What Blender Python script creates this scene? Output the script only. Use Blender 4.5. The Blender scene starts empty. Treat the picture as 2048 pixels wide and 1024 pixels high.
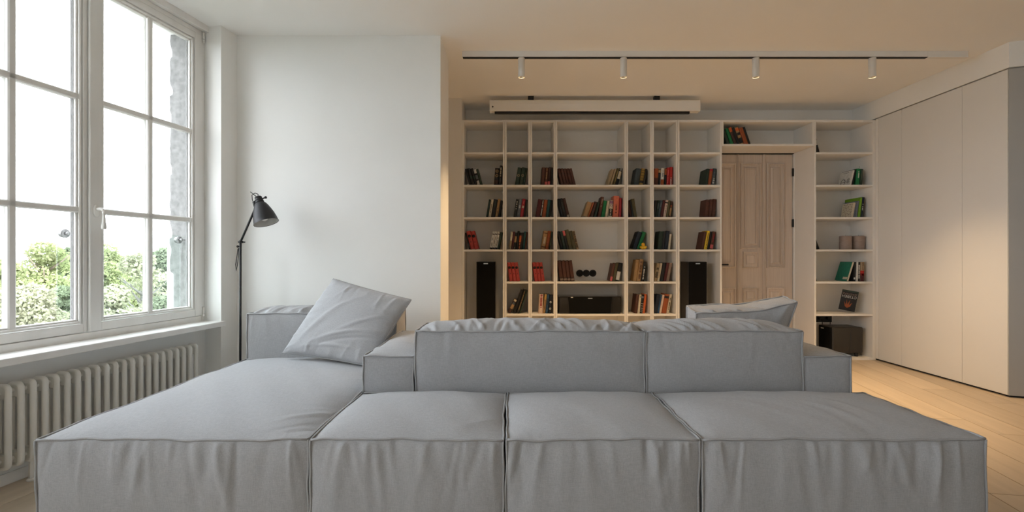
import bpy, math, random
import numpy as np
from mathutils import Vector, Matrix, Euler

C = bpy.context.scene.collection
SC = bpy.context.scene
PI = math.pi

# ------------------------------------------------------------------ camera, sky, exposure
F = 960.0                    # focal length in pixels of the 2048 px wide frame
H = 1.108                    # eye height
cam = bpy.data.cameras.new('camera')
cam.sensor_width = 36.0
cam.lens = F / 2048 * 36.0
cam.shift_y = 3.0 / 2048
cam.clip_start = 0.05
cam.clip_end = 600
cam_ob = bpy.data.objects.new('camera', cam)
cam_ob.location = (0, 0, H)
cam_ob.rotation_euler = (PI / 2, 0, 0)
C.objects.link(cam_ob)
SC.camera = cam_ob

SC.view_settings.view_transform = 'Standard'
SC.view_settings.look = 'None'
SC.view_settings.gamma = 1.0
SC.view_settings.use_curve_mapping = False
SC.view_settings.exposure = 1.25
SC.cycles.max_bounces = 12
SC.cycles.diffuse_bounces = 8
SC.cycles.glossy_bounces = 4
SC.cycles.transparent_max_bounces = 16
SC.cycles.use_denoising = True
SC.cycles.sample_clamp_indirect = 6.0

SKY = 4.1
w = bpy.data.worlds.new('sky')
SC.world = w
w.use_nodes = True
nt = w.node_tree
nt.nodes.clear()
out = nt.nodes.new('ShaderNodeOutputWorld')
bg = nt.nodes.new('ShaderNodeBackground')
tc = nt.nodes.new('ShaderNodeTexCoord')
mp = nt.nodes.new('ShaderNodeMapping')
mp.inputs['Scale'].default_value = (1, 1, 2.6)
nz = nt.nodes.new('ShaderNodeTexNoise')
nz.inputs['Scale'].default_value = 2.6
nz.inputs['Detail'].default_value = 7
nz.inputs['Roughness'].default_value = 0.6
rp = nt.nodes.new('ShaderNodeValToRGB')
rp.color_ramp.elements[0].position = 0.40
rp.color_ramp.elements[0].color = (0.74, 0.86, 1.0, 1)
rp.color_ramp.elements[1].position = 0.60
rp.color_ramp.elements[1].color = (1.0, 0.99, 0.975, 1)
bg.inputs['Strength'].default_value = SKY
nt.links.new(tc.outputs['Generated'], mp.inputs['Vector'])
nt.links.new(mp.outputs['Vector'], nz.inputs['Vector'])
nt.links.new(nz.outputs['Fac'], rp.inputs['Fac'])
nt.links.new(rp.outputs['Color'], bg.inputs['Color'])
nt.links.new(bg.outputs['Background'], out.inputs['Surface'])

SPOT_W = 78.0
SPOT_COL = (1.0, 0.67, 0.345)

# a veiled sun, high on the garden side, that only reaches the trees
sun = bpy.data.lights.new('sun', 'SUN')
sun.energy = 3.0
sun.angle = math.radians(12)
sun.color = (1.0, 0.95, 0.86)
sun_ob = bpy.data.objects.new('sun', sun)
sun_ob.rotation_euler = (math.radians(38), 0, math.radians(62))
C.objects.link(sun_ob)

# ------------------------------------------------------------------ helpers
class MB:
    def __init__(self):
        self.v = []; self.f = []; self.s = []
    def add(self, vs, fs, smooth=False):
        o = len(self.v)
        self.v += [tuple(p) for p in vs]
        self.f += [tuple(i + o for i in f) for f in fs]
        self.s += [smooth] * len(fs)
        return self
    def box(self, x0, x1, y0, y1, z0, z1, T=None):
        vs = [(x, y, z) for z in (z0, z1) for y in (y0, y1) for x in (x0, x1)]
        if T: vs = [T(*p) for p in vs]
        fs = [(0, 2, 3, 1), (4, 5, 7, 6), (0, 1, 5, 4), (2, 6, 7, 3), (0, 4, 6, 2), (1, 3, 7, 5)]
        return self.add(vs, fs)
    def bbox(self, x0, x1, y0, y1, z0, z1, b=0.002, T=None):
        """box with chamfered edges"""
        vs = []; idx = {}
        for i, sx in enumerate((0, 1)):
            for j, sy in enumerate((0, 1)):
                for k, sz in enumerate((0, 1)):
                    X = (x0, x1)[sx]; Y = (y0, y1)[sy]; Z = (z0, z1)[sz]
                    dx = b if sx == 0 else -b; dy = b if sy == 0 else -b; dz = b if sz == 0 else -b
                    for a, p in enumerate(((X, Y + dy, Z + dz), (X + dx, Y, Z + dz), (X + dx, Y + dy, Z))):
                        idx[(sx, sy, sz, a)] = len(vs); vs.append(p)
        I = lambda *q: idx[q]
        fs = []
        for s in (0, 1):
            fs.append(tuple(I(s, a, c, 0) for a, c in ((0, 0), (1, 0), (1, 1), (0, 1))))
            fs.append(tuple(I(a, s, c, 1) for a, c in ((0, 0), (1, 0), (1, 1), (0, 1))))
            fs.append(tuple(I(a, c, s, 2) for a, c in ((0, 0), (1, 0), (1, 1), (0, 1))))
        for a in (0, 1):
            for c in (0, 1):
                fs.append((I(a, c, 0, 0), I(a, c, 0, 1), I(a, c, 1, 1), I(a, c, 1, 0)))
                fs.append((I(a, 0, c, 0), I(a, 0, c, 2), I(a, 1, c, 2), I(a, 1, c, 0)))
                fs.append((I(0, a, c, 1), I(0, a, c, 2), I(1, a, c, 2), I(1, a, c, 1)))
                for d in (0, 1):
                    fs.append((I(a, c, d, 0), I(a, c, d, 1), I(a, c, d, 2)))
        if T: vs = [T(*p) for p in vs]
        return self.add(vs, fs)
    def prism(self, poly, z0, z1, T=None):
        n = len(poly)
        vs = [(x, y, z0) for x, y in poly] + [(x, y, z1) for x, y in poly]
        if T: vs = [T(*p) for p in vs]
        fs = [tuple(reversed(range(n))), tuple(range(n, 2 * n))]
        fs += [(i, (i + 1) % n, n + (i + 1) % n, n + i) for i in range(n)]
        return self.add(vs, fs)
    def tube(self, path, r, n=8, cap=True, closed=False, smooth=True):
        P = [Vector(p) for p in path]
        m = len(P)
        rs = r if isinstance(r, (list, tuple)) else [r] * m
        vs = []
        up = None
        for i, p in enumerate(P):
            if closed: t = P[(i + 1) % m] - P[i - 1]
            else: t = P[min(i + 1, m - 1)] - P[max(i - 1, 0)]
            t.normalize()
            if up is None:
                up = Vector((0, 0, 1)) if abs(t.z) < 0.9 else Vector((1, 0, 0))
            a = t.cross(up)
            if a.length < 1e-4:
                a = t.cross(Vector((0.3, 1, 0.2)))
            a.normalize(); b = a.cross(t); up = b
            for k in range(n):
                th = 2 * PI * k / n
                vs.append(p + a * (rs[i] * math.cos(th)) + b * (rs[i] * math.sin(th)))
        fs = []
        for i in range(m if closed else m - 1):
            j = (i + 1) % m
            for k in range(n):
                l = (k + 1) % n
                fs.append((i * n + k, i * n + l, j * n + l, j * n + k))
        self.add(vs, fs, smooth)
        if cap and not closed:
            o = len(self.v) - len(vs)
            self.f += [tuple(o + k for k in reversed(range(n))), tuple(o + (m - 1) * n + k for k in range(n))]
            self.s += [False, False]
        return self
    def lathe(self, prof, n=24, M=None, smooth=True):
        """prof: (radius, height) along local z; M places it"""
        vs = []
        for r, z in prof:
            for k in range(n):
                th = 2 * PI * k / n
                p = Vector((r * math.cos(th), r * math.sin(th), z))
                vs.append(M @ p if M else p)
        fs = []
        for i in range(len(prof) - 1):
            for k in range(n):
                l = (k + 1) % n
                fs.append((i * n + k, i * n + l, (i + 1) * n + l, (i + 1) * n + k))
        return self.add(vs, fs, smooth)
    def grid(self, P, smooth=True, flip=False):
        a, b = P.shape[:2]
        vs = P.reshape(-1, 3).tolist()
        fs = []
        for i in range(a - 1):
            for j in range(b - 1):
                q = (i * b + j, (i + 1) * b + j, (i + 1) * b + j + 1, i * b + j + 1)
                fs.append(tuple(reversed(q)) if flip else q)
        return self.add(vs, fs, smooth)
    def ball(self, c, r, n=16, m=10, sc=(1, 1, 1)):
        prof = [(max(1e-5, math.sin(PI * i / m)) * r, -math.cos(PI * i / m) * r) for i in range(m + 1)]
        return self.lathe(prof, n, Matrix.Translation(c) @ Matrix.Diagonal((sc[0], sc[1], sc[2], 1)))
    def build(self, name, m, parent=None, at=None, fix=False):
        """mesh object; with at, vertices are stored relative to that point"""
        me = bpy.data.meshes.new(name)
        vs = self.v
        if at is not None:
            vs = [(p[0] - at[0], p[1] - at[1], p[2] - at[2]) for p in vs]
        me.from_pydata(vs, [], self.f)
        me.polygons.foreach_set('use_smooth', self.s)
        if fix:
            import bmesh
            b = bmesh.new(); b.from_mesh(me)
            bmesh.ops.recalc_face_normals(b, faces=b.faces); b.to_mesh(me); b.free()
        me.update()
        if m: me.materials.append(m)
        o = bpy.data.objects.new(name, me)
        C.objects.link(o)
        if parent is not None:
            o.parent = parent
            if at is None:            # vertices given in world space: keep them there
                loc = parent['_w'] if '_w' in parent else None
                if loc is not None:
                    o.location = (-loc[0], -loc[1], -loc[2])
        elif at is not None:
            o.location = at
        return o

def thing(name, label, cat, loc=(0, 0, 0), rot=(0, 0, 0), group=None, world=True):
    """Empty at the thing's base; world=True: children's meshes are given in world coordinates"""
    o = bpy.data.objects.new(name, None)
    o.empty_display_size = 0.1
    C.objects.link(o)
    o.location = loc; o.rotation_euler = rot
    o['label'] = label; o['category'] = cat
    if group: o['group'] = group
    if world: o['_w'] = tuple(loc)
    return o

def tag(o, label, cat, group=None, kind=None):
    o['label'] = label; o['category'] = cat
    if group: o['group'] = group
    if kind: o['kind'] = kind
    return o

def struct(o):
    o['kind'] = 'structure'
    return o

def root_struct(name, loc=(0, 0, 0)):
    o = bpy.data.objects.new(name, None)
    o.empty_display_size = 0.1
    C.objects.link(o); o.location = loc
    o['kind'] = 'structure'; o['_w'] = tuple(loc)
    return o

# ------------------------------------------------------------------ materials
def mat(name, col, rough=0.5, metal=0.0, noise=0.0, nscale=8.0, bump=0.0, bscale=60.0, spec=0.5, sheen=0.0, stretch=None, coat=0.0, detail=4):
    m = bpy.data.materials.new(name)
    m.use_nodes = True
    t = m.node_tree
    b = t.nodes['Principled BSDF']
    b.inputs['Base Color'].default_value = (*col, 1)
    b.inputs['Roughness'].default_value = rough
    b.inputs['Metallic'].default_value = metal
    b.inputs['Specular IOR Level'].default_value = spec
    if sheen:
        b.inputs['Sheen Weight'].default_value = sheen
        b.inputs['Sheen Roughness'].default_value = 0.5
    if coat:
        b.inputs['Coat Weight'].default_value = coat
    tc = t.nodes.new('ShaderNodeTexCoord')
    src = tc.outputs['Object']
    if stretch:
        mp = t.nodes.new('ShaderNodeMapping')
        mp.inputs['Scale'].default_value = stretch
        t.links.new(src, mp.inputs['Vector']); src = mp.outputs['Vector']
    if noise:
        n = t.nodes.new('ShaderNodeTexNoise')
        n.inputs['Scale'].default_value = nscale
        n.inputs['Detail'].default_value = detail
        t.links.new(src, n.inputs['Vector'])
        r = t.nodes.new('ShaderNodeValToRGB')
        r.color_ramp.elements[0].position = 0.3
        r.color_ramp.elements[1].position = 0.7
        r.color_ramp.elements[0].color = (*[max(0, c * (1 - noise)) for c in col], 1)
        r.color_ramp.elements[1].color = (*[min(1, c * (1 + noise)) for c in col], 1)
        t.links.new(n.outputs['Fac'], r.inputs['Fac'])
        t.links.new(r.outputs['Color'], b.inputs['Base Color'])
    if bump:
        n2 = t.nodes.new('ShaderNodeTexNoise')
        n2.inputs['Scale'].default_value = bscale
        n2.inputs['Detail'].default_value = 3
        t.links.new(src, n2.inputs['Vector'])
        bp = t.nodes.new('ShaderNodeBump')
        bp.inputs['Strength'].default_value = bump
        bp.inputs['Distance'].default_value = 0.002
        t.links.new(n2.outputs['Fac'], bp.inputs['Height'])
        t.links.new(bp.outputs['Normal'], b.inputs['Normal'])
    return m

def emit(name, col, k):
    m = bpy.data.materials.new(name); m.use_nodes = True
    b = m.node_tree.nodes['Principled BSDF']
    b.inputs['Base Color'].default_value = (*col, 1)
    b.inputs['Emission Color'].default_value = (*col, 1)
    b.inputs['Emission Strength'].default_value = k
    return m

def glass_mat(name, tint=(0.985, 0.985, 0.985), gloss=0.08):
    m = bpy.data.materials.new(name); m.use_nodes = True
    t = m.node_tree; t.nodes.clear()
    o = t.nodes.new('ShaderNodeOutputMaterial')
    tr = t.nodes.new('ShaderNodeBsdfTransparent'); tr.inputs['Color'].default_value = (*tint, 1)
    gl = t.nodes.new('ShaderNodeBsdfGlossy'); gl.inputs['Roughness'].default_value = 0.02
    lw = t.nodes.new('ShaderNodeLayerWeight'); lw.inputs['Blend'].default_value = 0.5
    pw_ = t.nodes.new('ShaderNodeMath'); pw_.operation = 'POWER'; pw_.inputs[1].default_value = 5.0
    mr = t.nodes.new('ShaderNodeMapRange'); mr.inputs['To Min'].default_value = 0.02; mr.inputs['To Max'].default_value = 0.7
    mx = t.nodes.new('ShaderNodeMixShader')
    t.links.new(lw.outputs['Facing'], pw_.inputs[0]); t.links.new(pw_.outputs[0], mr.inputs['Value'])
    t.links.new(mr.outputs[0], mx.inputs['Fac'])
    t.links.new(tr.outputs[0], mx.inputs[1]); t.links.new(gl.outputs[0], mx.inputs[2])
    t.links.new(mx.outputs[0], o.inputs['Surface'])
    return m

def wood_mat(name, c0, c1, rough=0.45, axis=(3.0, 60.0, 60.0), bump=0.15, dark=None):
    """grain runs along the local x axis; each object takes its own part of the pattern"""
    m = bpy.data.materials.new(name); m.use_nodes = True
    t = m.node_tree; b = t.nodes['Principled BSDF']
    tc = t.nodes.new('ShaderNodeTexCoord'); oi = t.nodes.new('ShaderNodeObjectInfo')
    va = t.nodes.new('ShaderNodeVectorMath'); va.operation = 'ADD'
    ml = t.nodes.new('ShaderNodeVectorMath'); ml.operation = 'SCALE'
    cb = t.nodes.new('ShaderNodeCombineXYZ')
    for i in range(3): t.links.new(oi.outputs['Random'], cb.inputs[i])
    t.links.new(cb.outputs[0], ml.inputs[0]); ml.inputs['Scale'].default_value = 37.0
    t.links.new(tc.outputs['Object'], va.inputs[0]); t.links.new(ml.outputs[0], va.inputs[1])
    mp = t.nodes.new('ShaderNodeMapping'); mp.inputs['Scale'].default_value = axis
    t.links.new(va.outputs[0], mp.inputs['Vector'])
    n = t.nodes.new('ShaderNodeTexNoise'); n.inputs['Scale'].default_value = 1.0
    n.inputs['Detail'].default_value = 6; n.inputs['Distortion'].default_value = 0.6
    t.links.new(mp.outputs[0], n.inputs['Vector'])
    r = t.nodes.new('ShaderNodeValToRGB')
    r.color_ramp.elements[0].position = 0.3; r.color_ramp.elements[1].position = 0.72
    r.color_ramp.elements[0].color = (*c0, 1); r.color_ramp.elements[1].color = (*c1, 1)
    t.links.new(n.outputs['Fac'], r.inputs['Fac'])
    hs = t.nodes.new('ShaderNodeHueSaturation')
    mr = t.nodes.new('ShaderNodeMapRange'); mr.inputs['To Min'].default_value = 0.86; mr.inputs['To Max'].default_value = 1.1
    t.links.new(oi.outputs['Random'], mr.inputs['Value']); t.links.new(mr.outputs[0], hs.inputs['Value'])
    t.links.new(r.outputs['Color'], hs.inputs['Color'])
    t.links.new(hs.outputs['Color'], b.inputs['Base Color'])
    b.inputs['Roughness'].default_value = rough
    bp = t.nodes.new('ShaderNodeBump'); bp.inputs['Strength'].default_value = bump; bp.inputs['Distance'].default_value = 0.002
    t.links.new(n.outputs['Fac'], bp.inputs['Height']); t.links.new(bp.outputs['Normal'], b.inputs['Normal'])
    return m

def fabric_mat(name, col):
    m = bpy.data.materials.new(name); m.use_nodes = True
    t = m.node_tree; b = t.nodes['Principled BSDF']
    tc = t.nodes.new('ShaderNodeTexCoord')
    cols = []
    for sc_ in ((420, 420, 45), (45, 420, 420), (420, 45, 420)):
        mp = t.nodes.new('ShaderNodeMapping'); mp.inputs['Scale'].default_value = sc_
        n = t.nodes.new('ShaderNodeTexNoise'); n.inputs['Scale'].default_value = 1; n.inputs['Detail'].default_value = 2
        t.links.new(tc.outputs['Object'], mp.inputs['Vector']); t.links.new(mp.outputs[0], n.inputs['Vector'])
        cols.append(n.outputs['Fac'])
    a1 = t.nodes.new('ShaderNodeMath'); a1.operation = 'ADD'
    a2 = t.nodes.new('ShaderNodeMath'); a2.operation = 'ADD'
    t.links.new(cols[0], a1.inputs[0]); t.links.new(cols[1], a1.inputs[1])
    t.links.new(a1.outputs[0], a2.inputs[0]); t.links.new(cols[2], a2.inputs[1])
    mr = t.nodes.new('ShaderNodeMapRange')
    mr.inputs['From Min'].default_value = 1.1; mr.inputs['From Max'].default_value = 1.9
    mr.inputs['To Min'].default_value = 0.0; mr.inputs['To Max'].default_value = 1.0
    t.links.new(a2.outputs[0], mr.inputs['Value'])
    r = t.nodes.new('ShaderNodeValToRGB')
    r.color_ramp.elements[0].color = (*[c * 0.86 for c in col], 1)
    r.color_ramp.elements[1].color = (*[min(1, c * 1.12) for c in col], 1)
    t.links.new(mr.outputs[0], r.inputs['Fac']); t.links.new(r.outputs['Color'], b.inputs['Base Color'])
    b.inputs['Roughness'].default_value = 0.9
    b.inputs['Specular IOR Level'].default_value = 0.2
    b.inputs['Sheen Weight'].default_value = 0.15
    # soft larger crumple plus weave
    n3 = t.nodes.new('ShaderNodeTexNoise'); n3.inputs['Scale'].default_value = 14; n3.inputs['Detail'].default_value = 3
    t.links.new(tc.outputs['Object'], n3.inputs['Vector'])
    b1 = t.nodes.new('ShaderNodeBump'); b1.inputs['Strength'].default_value = 0.22; b1.inputs['Distance'].default_value = 0.012
    t.links.new(n3.outputs['Fac'], b1.inputs['Height'])
    b2 = t.nodes.new('ShaderNodeBump'); b2.inputs['Strength'].default_value = 0.25; b2.inputs['Distance'].default_value = 0.001
    t.links.new(mr.outputs[0], b2.inputs['Height']); t.links.new(b1.outputs['Normal'], b2.inputs['Normal'])
    t.links.new(b2.outputs['Normal'], b.inputs['Normal'])
    return m

M_WALL = mat('wall_paint', (0.86, 0.86, 0.84), 0.9, noise=0.012, nscale=3, bump=0.04, bscale=120, spec=0.25)
M_CEIL = mat('ceiling_paint', (0.89, 0.89, 0.88), 0.95, noise=0.01, nscale=2, spec=0.2)
M_LACQ = mat('white_lacquer', (0.78, 0.765, 0.73), 0.55, noise=0.01, nscale=5, spec=0.3)
M_WARD = mat('wardrobe_lacquer', (0.76, 0.75, 0.72), 0.6, noise=0.01, nscale=2, spec=0.3)
M_FRAME = mat('window_paint', (0.80, 0.79, 0.765), 0.5, noise=0.05, nscale=9, bump=0.12, bscale=40, stretch=(1, 1, 0.15))
M_SILL = mat('sill_paint', (0.89, 0.885, 0.87), 0.45, noise=0.05, nscale=8, bump=0.15, bscale=30)
M_RAD = mat('radiator_enamel', (0.80, 0.785, 0.735), 0.4)
M_WHITE = mat('white_plastic', (0.80, 0.79, 0.76), 0.4)
M_BLACK = mat('black_matte', (0.014, 0.014, 0.015), 0.5, spec=0.4)
M_LAMP = mat('lamp_charcoal', (0.016, 0.016, 0.018), 0.5, spec=0.35)
M_GLOSSB = mat('black_gloss', (0.012, 0.011, 0.010), 0.12, spec=0.5)
M_SATINB = mat('black_satin', (0.030, 0.027, 0.023), 0.35, spec=0.5)
M_CLOTHB = mat('speaker_cloth', (0.008, 0.008, 0.008), 0.95, bump=0.2, bscale=500, spec=0.1)
M_STEEL = mat('brushed_steel', (0.62, 0.63, 0.63), 0.3, metal=1.0, noise=0.05, nscale=60)
M_STEEL2 = mat('dark_steel', (0.22, 0.22, 0.22), 0.45, metal=0.8)  # base colour darkened so the bright sky's reflection doesn't bleach it
M_GREYL = mat('grey_lacquer', (0.44, 0.435, 0.42), 0.6, noise=0.01, nscale=2, spec=0.3)
M_GAP = mat('shadow_gap', (0.02, 0.02, 0.02), 0.9, spec=0.1)
M_RUBBER = mat('window_gasket', (0.22, 0.22, 0.22), 0.7)
M_GLASS = glass_mat('window_glass')
M_GLASS2 = glass_mat('balustrade_glass', (0.93, 0.97, 0.95))
M_CONC = mat('old_render', (0.19, 0.188, 0.182), 0.95, noise=0.22, nscale=30, bump=0.8, bscale=70, spec=0.1, detail=8)
M_OAK = wood_mat('oak_floor', (0.485, 0.40, 0.30), (0.575, 0.475, 0.365), 0.42, (1.4, 16, 16), 0.08)
M_DOOR = wood_mat('bleached_pine', (0.56, 0.485, 0.42), (0.66, 0.58, 0.505), 0.6, (80, 80, 2.2), 0.08)
M_FAB = fabric_mat('grey_linen', (0.405, 0.41, 0.422))
M_PIPE = mat('grey_piping', (0.38, 0.38, 0.385), 0.9, noise=0.06, nscale=200, spec=0.2)
M_PAGE = mat('book_paper', (0.58, 0.53, 0.43), 0.9, noise=0.08, nscale=300, stretch=(1, 0.05, 0.05), spec=0.1)
# ------------------------------------------------------------------ geometry of the place
CEIL = 2.812
UD = Vector((-0.1705, -0.9854))       # along the window wall towards the eye
ND = Vector((-0.9854, 0.1705))        # out of the room
P0 = Vector((-2.137, 3.526))          # inner corner of the pier
def W(u, n, z=0.0):
    p = P0 + UD * u + ND * n
    return Vector((p.x, p.y, z))
def w2(u, n):
    p = P0 + UD * u + ND * n
    return (p.x, p.y)
U_END = 8.0
TH = 0.46
corner = (-2.11, 3.684)
# floor and ceiling outline
uc = (Vector(corner) - P0).dot(UD)
outline = [w2(U_END, TH), (5.9, -4.4), (5.9, 6.1), (-1.6, 6.1), (-1.6, 4.1), w2(-0.62, TH)]

# ---- floor: slab with single oak planks running along the window wall
fl = MB().prism(outline, -0.16, -0.021).build('floor', mat('floor_slab', (0.05, 0.045, 0.04), 0.9))
struct(fl)
random.seed(5)
pw = 0.222; g = 0.0019
me_plank = {}
def plank_mesh(L):
    key = round(L, 2)
    if key not in me_plank:
        m = MB().bbox(g, L - g, g, pw - g, -0.02, 0.0, 0.0012)
        me = bpy.data.meshes.new('plank'); me.from_pydata(m.v, [], m.f); me.materials.append(M_OAK); me.update()
        me_plank[key] = me
    return me_plank[key]
ang = math.atan2(-UD.y, -UD.x)        # away from the eye
dirv = -UD; side = Vector((dirv.y, -dirv.x))
org = Vector(w2(U_END - 0.3, 0.129))
npk = 0
for r in range(38):
    y0 = r * pw
    t = -0.6 - random.random() * 1.9
    while t < 10.2:
        L = random.choice((1.6, 2.0, 2.4))
        a, b = org + side * y0 + dirv * t, org + side * (y0 + pw) + dirv * (t + L)
        c = (a + b) / 2
        inside = (-4.6 < c.y < 6.0) and c.x < 5.9 and not (c.y > 5.9) and not (c.x > 4.15 and c.y > 4.4)
        if c.y > 4.5 and c.x < -1.4: inside = False
        if c.y + 1.0 > 6.2 or c.y < -4.4: inside = False
        if inside:
            o = bpy.data.objects.new('plank', plank_mesh(L)); C.objects.link(o)
            o.parent = fl; o.location = (a.x, a.y, 0)
            # local x along the wall, local y to the right side
            o.rotation_euler = (0, 0, ang)
            o.scale = (1, -1, 1)
            npk += 1
        t += L
print('planks', npk)

# ---- ceiling
struct(MB().prism(outline, CEIL, CEIL + 0.2).build('ceiling', M_CEIL))

# ---- the thick wall block beside the pillow, with the passage behind it
blk = MB()
blk.prism([(-2.6, 3.684), (-0.549, 3.684), (-0.549, 4.15), (-2.6, 4.15)], 0, CEIL)
struct(blk.build('wall_centre', M_WALL))
struct(MB().box(-1.7, -1.5, 4.15, 6.1, 0, CEIL).build('wall_passage', M_WALL))
struct(MB().box(-1.5, -0.537, 5.13, 5.56, 0, CEIL).build('trim_1', M_LACQ))
# ---- back wall with the opening of the door
bw = MB()
bw.box(-1.5, 2.275, 5.55, 5.9, 0, CEIL)
bw.box(3.265, 5.9, 5.55, 5.9, 0, CEIL)
bw.box(2.275, 3.265, 5.55, 5.9, 2.318, CEIL)
bw.box(2.275, 3.265, 5.66, 5.9, 0, 2.318)
struct(bw.build('wall_back', M_WALL))
# ---- behind the eye and far right
struct(MB().box(-4.4, 6.1, -4.6, -4.4, 0, CEIL).build('wall_front', M_WALL))
struct(MB().box(5.9, 6.1, -4.4, 6.1, 0, CEIL).build('wall_right', M_WALL))

# ---- window wall
OP = [(0.0, 1.64), (2.15, 3.79), (4.30, 5.94)]  # second and third openings are unseen, added for daylight
WZ0, WZ1 = 0.604, 2.775
ww = MB()
def wp(u0, u1, n0, n1, z0, z1):
    ww.prism([w2(u0, n0), w2(u1, n0), w2(u1, n1), w2(u0, n1)], z0, z1)
# pier up to the corner
ww.prism([w2(0, 0), w2(0, TH), w2(-0.62, TH), (-2.58, 3.684), corner], 0, CEIL)
us = [0.0]
prev = OP[0][0]
for i, (a, b) in enumerate(OP):
    nxt = OP[i + 1][0] if i + 1 < len(OP) else U_END + 0.3
    wp(b + 0.0, nxt, 0.0, TH, 0, CEIL)                 # pier after the opening
    wp(a, b, 0.13, TH, 0, WZ0)                         # wall under the sill, set back
    wp(a, b, 0.12, TH, WZ1, CEIL)                      # lintel
struct(ww.build('wall_left', M_WALL, fix=True))
struct(MB().prism([w2(0.0, 0.118), w2(1.64, 0.118), w2(1.64, 0.13), w2(0.0, 0.13)], 0, 0.055).build('baseboard_left', M_WALL, fix=True))
# fascia of the lintel above the sashes
struct(MB().box(0.0, 1.64, 0.10, 0.135, 2.768, CEIL, T=W).build('trim_2', M_FRAME, fix=True))

# ---- windows
def make_window(a, name):
    U = lambda u, n, z: W(u + a, n, z)
    r = root_struct(name)
    fr = MB()
    fr.bbox(0.0, 0.03, 0.138, 0.225, 0.64, 2.768, 0.002, U)
    fr.bbox(1.575, 1.64, 0.138, 0.225, 0.64, 2.768, 0.002, U)
    fr.bbox(0.03, 1.575, 0.138, 0.225, 0.64, 0.681, 0.002, U)
    fr.bbox(0.03, 1.575, 0.138, 0.225, 2.735, 2.768, 0.002, U)
    fr.build('outer_frame', M_FRAME, r, fix=True)
    def sash(u0, u1, g0, g1, mv, n0):
        s = MB()
        z0, z1, h0, h1 = 0.684, 2.732, 0.731, 2.690
        n1 = n0 + 0.062
        s.bbox(u0, g0, n0, n1, z0, z1, 0.003, U)
        s.bbox(g1, u1, n0, n1, z0, z1, 0.003, U)
        s.bbox(g0, g1, n0, n1, z0, h0, 0.003, U)
        s.bbox(g0, g1, n0, n1, h1, z1, 0.003, U)
        so = s.build('sash', M_FRAME, r, fix=True)
        # glazing bead: set back from the sash face by a dark joint
        b = MB(); j = 0.004; bw_ = 0.022
        def bead(n_, m_, ins, wd, bb):
            b.bbox(g0 + ins, g0 + ins + wd, n_, m_, h0 + ins, h1 - ins, bb, U)
            b.bbox(g1 - ins - wd, g1 - ins, n_, m_, h0 + ins, h1 - ins, bb, U)
            b.bbox(g0 + ins + wd, g1 - ins - wd, n_, m_, h0 + ins, h0 + ins + wd, bb, U)
            b.bbox(g0 + ins + wd, g1 - ins - wd, n_, m_, h1 - ins - wd, h1 - ins, bb, U)
        bead(n0 + 0.006, n0 + 0.05, j, 0.014, 0.004)
        bead(n0 + 0.018, n0 + 0.052, j + 0.014, 0.010, 0.003)
        b.build('glazing_bead', M_FRAME, r, fix=True)
        gk = MB()
        ins = j + 0.0245
        for (n_, m_) in ((n0 + 0.034, n0 + 0.040), (n0 + 0.046, n0 + 0.052)):
            gk.box(g0 + ins, g0 + ins + 0.0022, n_, m_, h0 + ins, h1 - ins, U)
            gk.box(g1 - ins - 0.0022, g1 - ins, n_, m_, h0 + ins, h1 - ins, U)
        gk.build('gasket', M_RUBBER, r, fix=True)
        mz = (1.378, 2.016)
        def bar(nm, ua, ub, za, zb):
            m = MB(); c = 0.006
            m.bbox(ua, ub, n0 + 0.012, n0 + 0.036, za, zb, c, U)
            m.bbox(ua + 0.003, ub - 0.003, n0 + 0.047, n0 + 0.062, za + 0.003, zb - 0.003, c * 0.8, U)
            return m.build(nm, M_FRAME, r, fix=True)
        bar('glazing_bar', mv - 0.018, mv + 0.018, h0 + 0.01, h1 - 0.01)
        for z in mz:
            bar('glazing_bar', g0 + 0.01, g1 - 0.01, z - 0.0175, z + 0.0175)
        zs = [h0 + 0.02, mz[0], mz[1], h1 - 0.02]
        for k in range(3):
            for (ua, ub) in ((g0 + 0.02, mv), (mv, g1 - 0.02)):
                p = MB().box(ua, ub, n0 + 0.0385, n0 + 0.0445, zs[k], zs[k + 1], U)
                p.build('pane', M_GLASS, r, fix=True)
        return so
    sash(0.028, 0.822, 0.091, 0.755, 0.430, 0.132)
    sash(0.826, 1.577, 0.846, 1.508, 1.174, 0.146)
    # handle
    h = MB()
    u0, z0 = 0.789, 1.378
    ov = [(0.017 * math.cos(t) , 0.036 * math.sin(t)) for t in [2 * PI * k / 20 for k in range(20)]]
    vs = [U(u0 + x, 0.1325, z0 + z) for x, z in ov] + [U(u0 + x, 0.124, z0 + z) for x, z in ov] + [U(u0 + 0.8 * x, 0.121, z0 + 0.86 * z) for x, z in ov]
    fs = []
    for k in range(20):
        l = (k + 1) % 20
        fs += [(k, l, 20 + l, 20 + k), (20 + k, 20 + l, 40 + l, 40 + k)]
    fs.append(tuple(range(40, 60)))
    h.add(vs, fs, True)
    h.tube([U(u0, 0.125, z0 + 0.008), U(u0, 0.098, z0 + 0.010), U(u0 - 0.001, 0.086, z0 + 0.004), U(u0 - 0.002, 0.080, z0 - 0.008)], [0.0095, 0.009, 0.009, 0.0085], 10)
    h.tube([U(u0 - 0.002, 0.080, z0 - 0.004), U(u0 - 0.002, 0.080, z0 - 0.018), U(u0 - 0.002, 0.080, z0 - 0.022), U(u0 - 0.002, 0.080, z0 - 0.06), U(u0 - 0.002, 0.080, z0 - 0.088), U(u0 - 0.002, 0.080, z0 - 0.102), U(u0 - 0.002, 0.080, z0 - 0.108)], [0.0085, 0.0085, 0.0065, 0.0085, 0.0125, 0.0125, 0.009], 12)
    h.build('window_handle', M_WHITE, r, fix=True)
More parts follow.
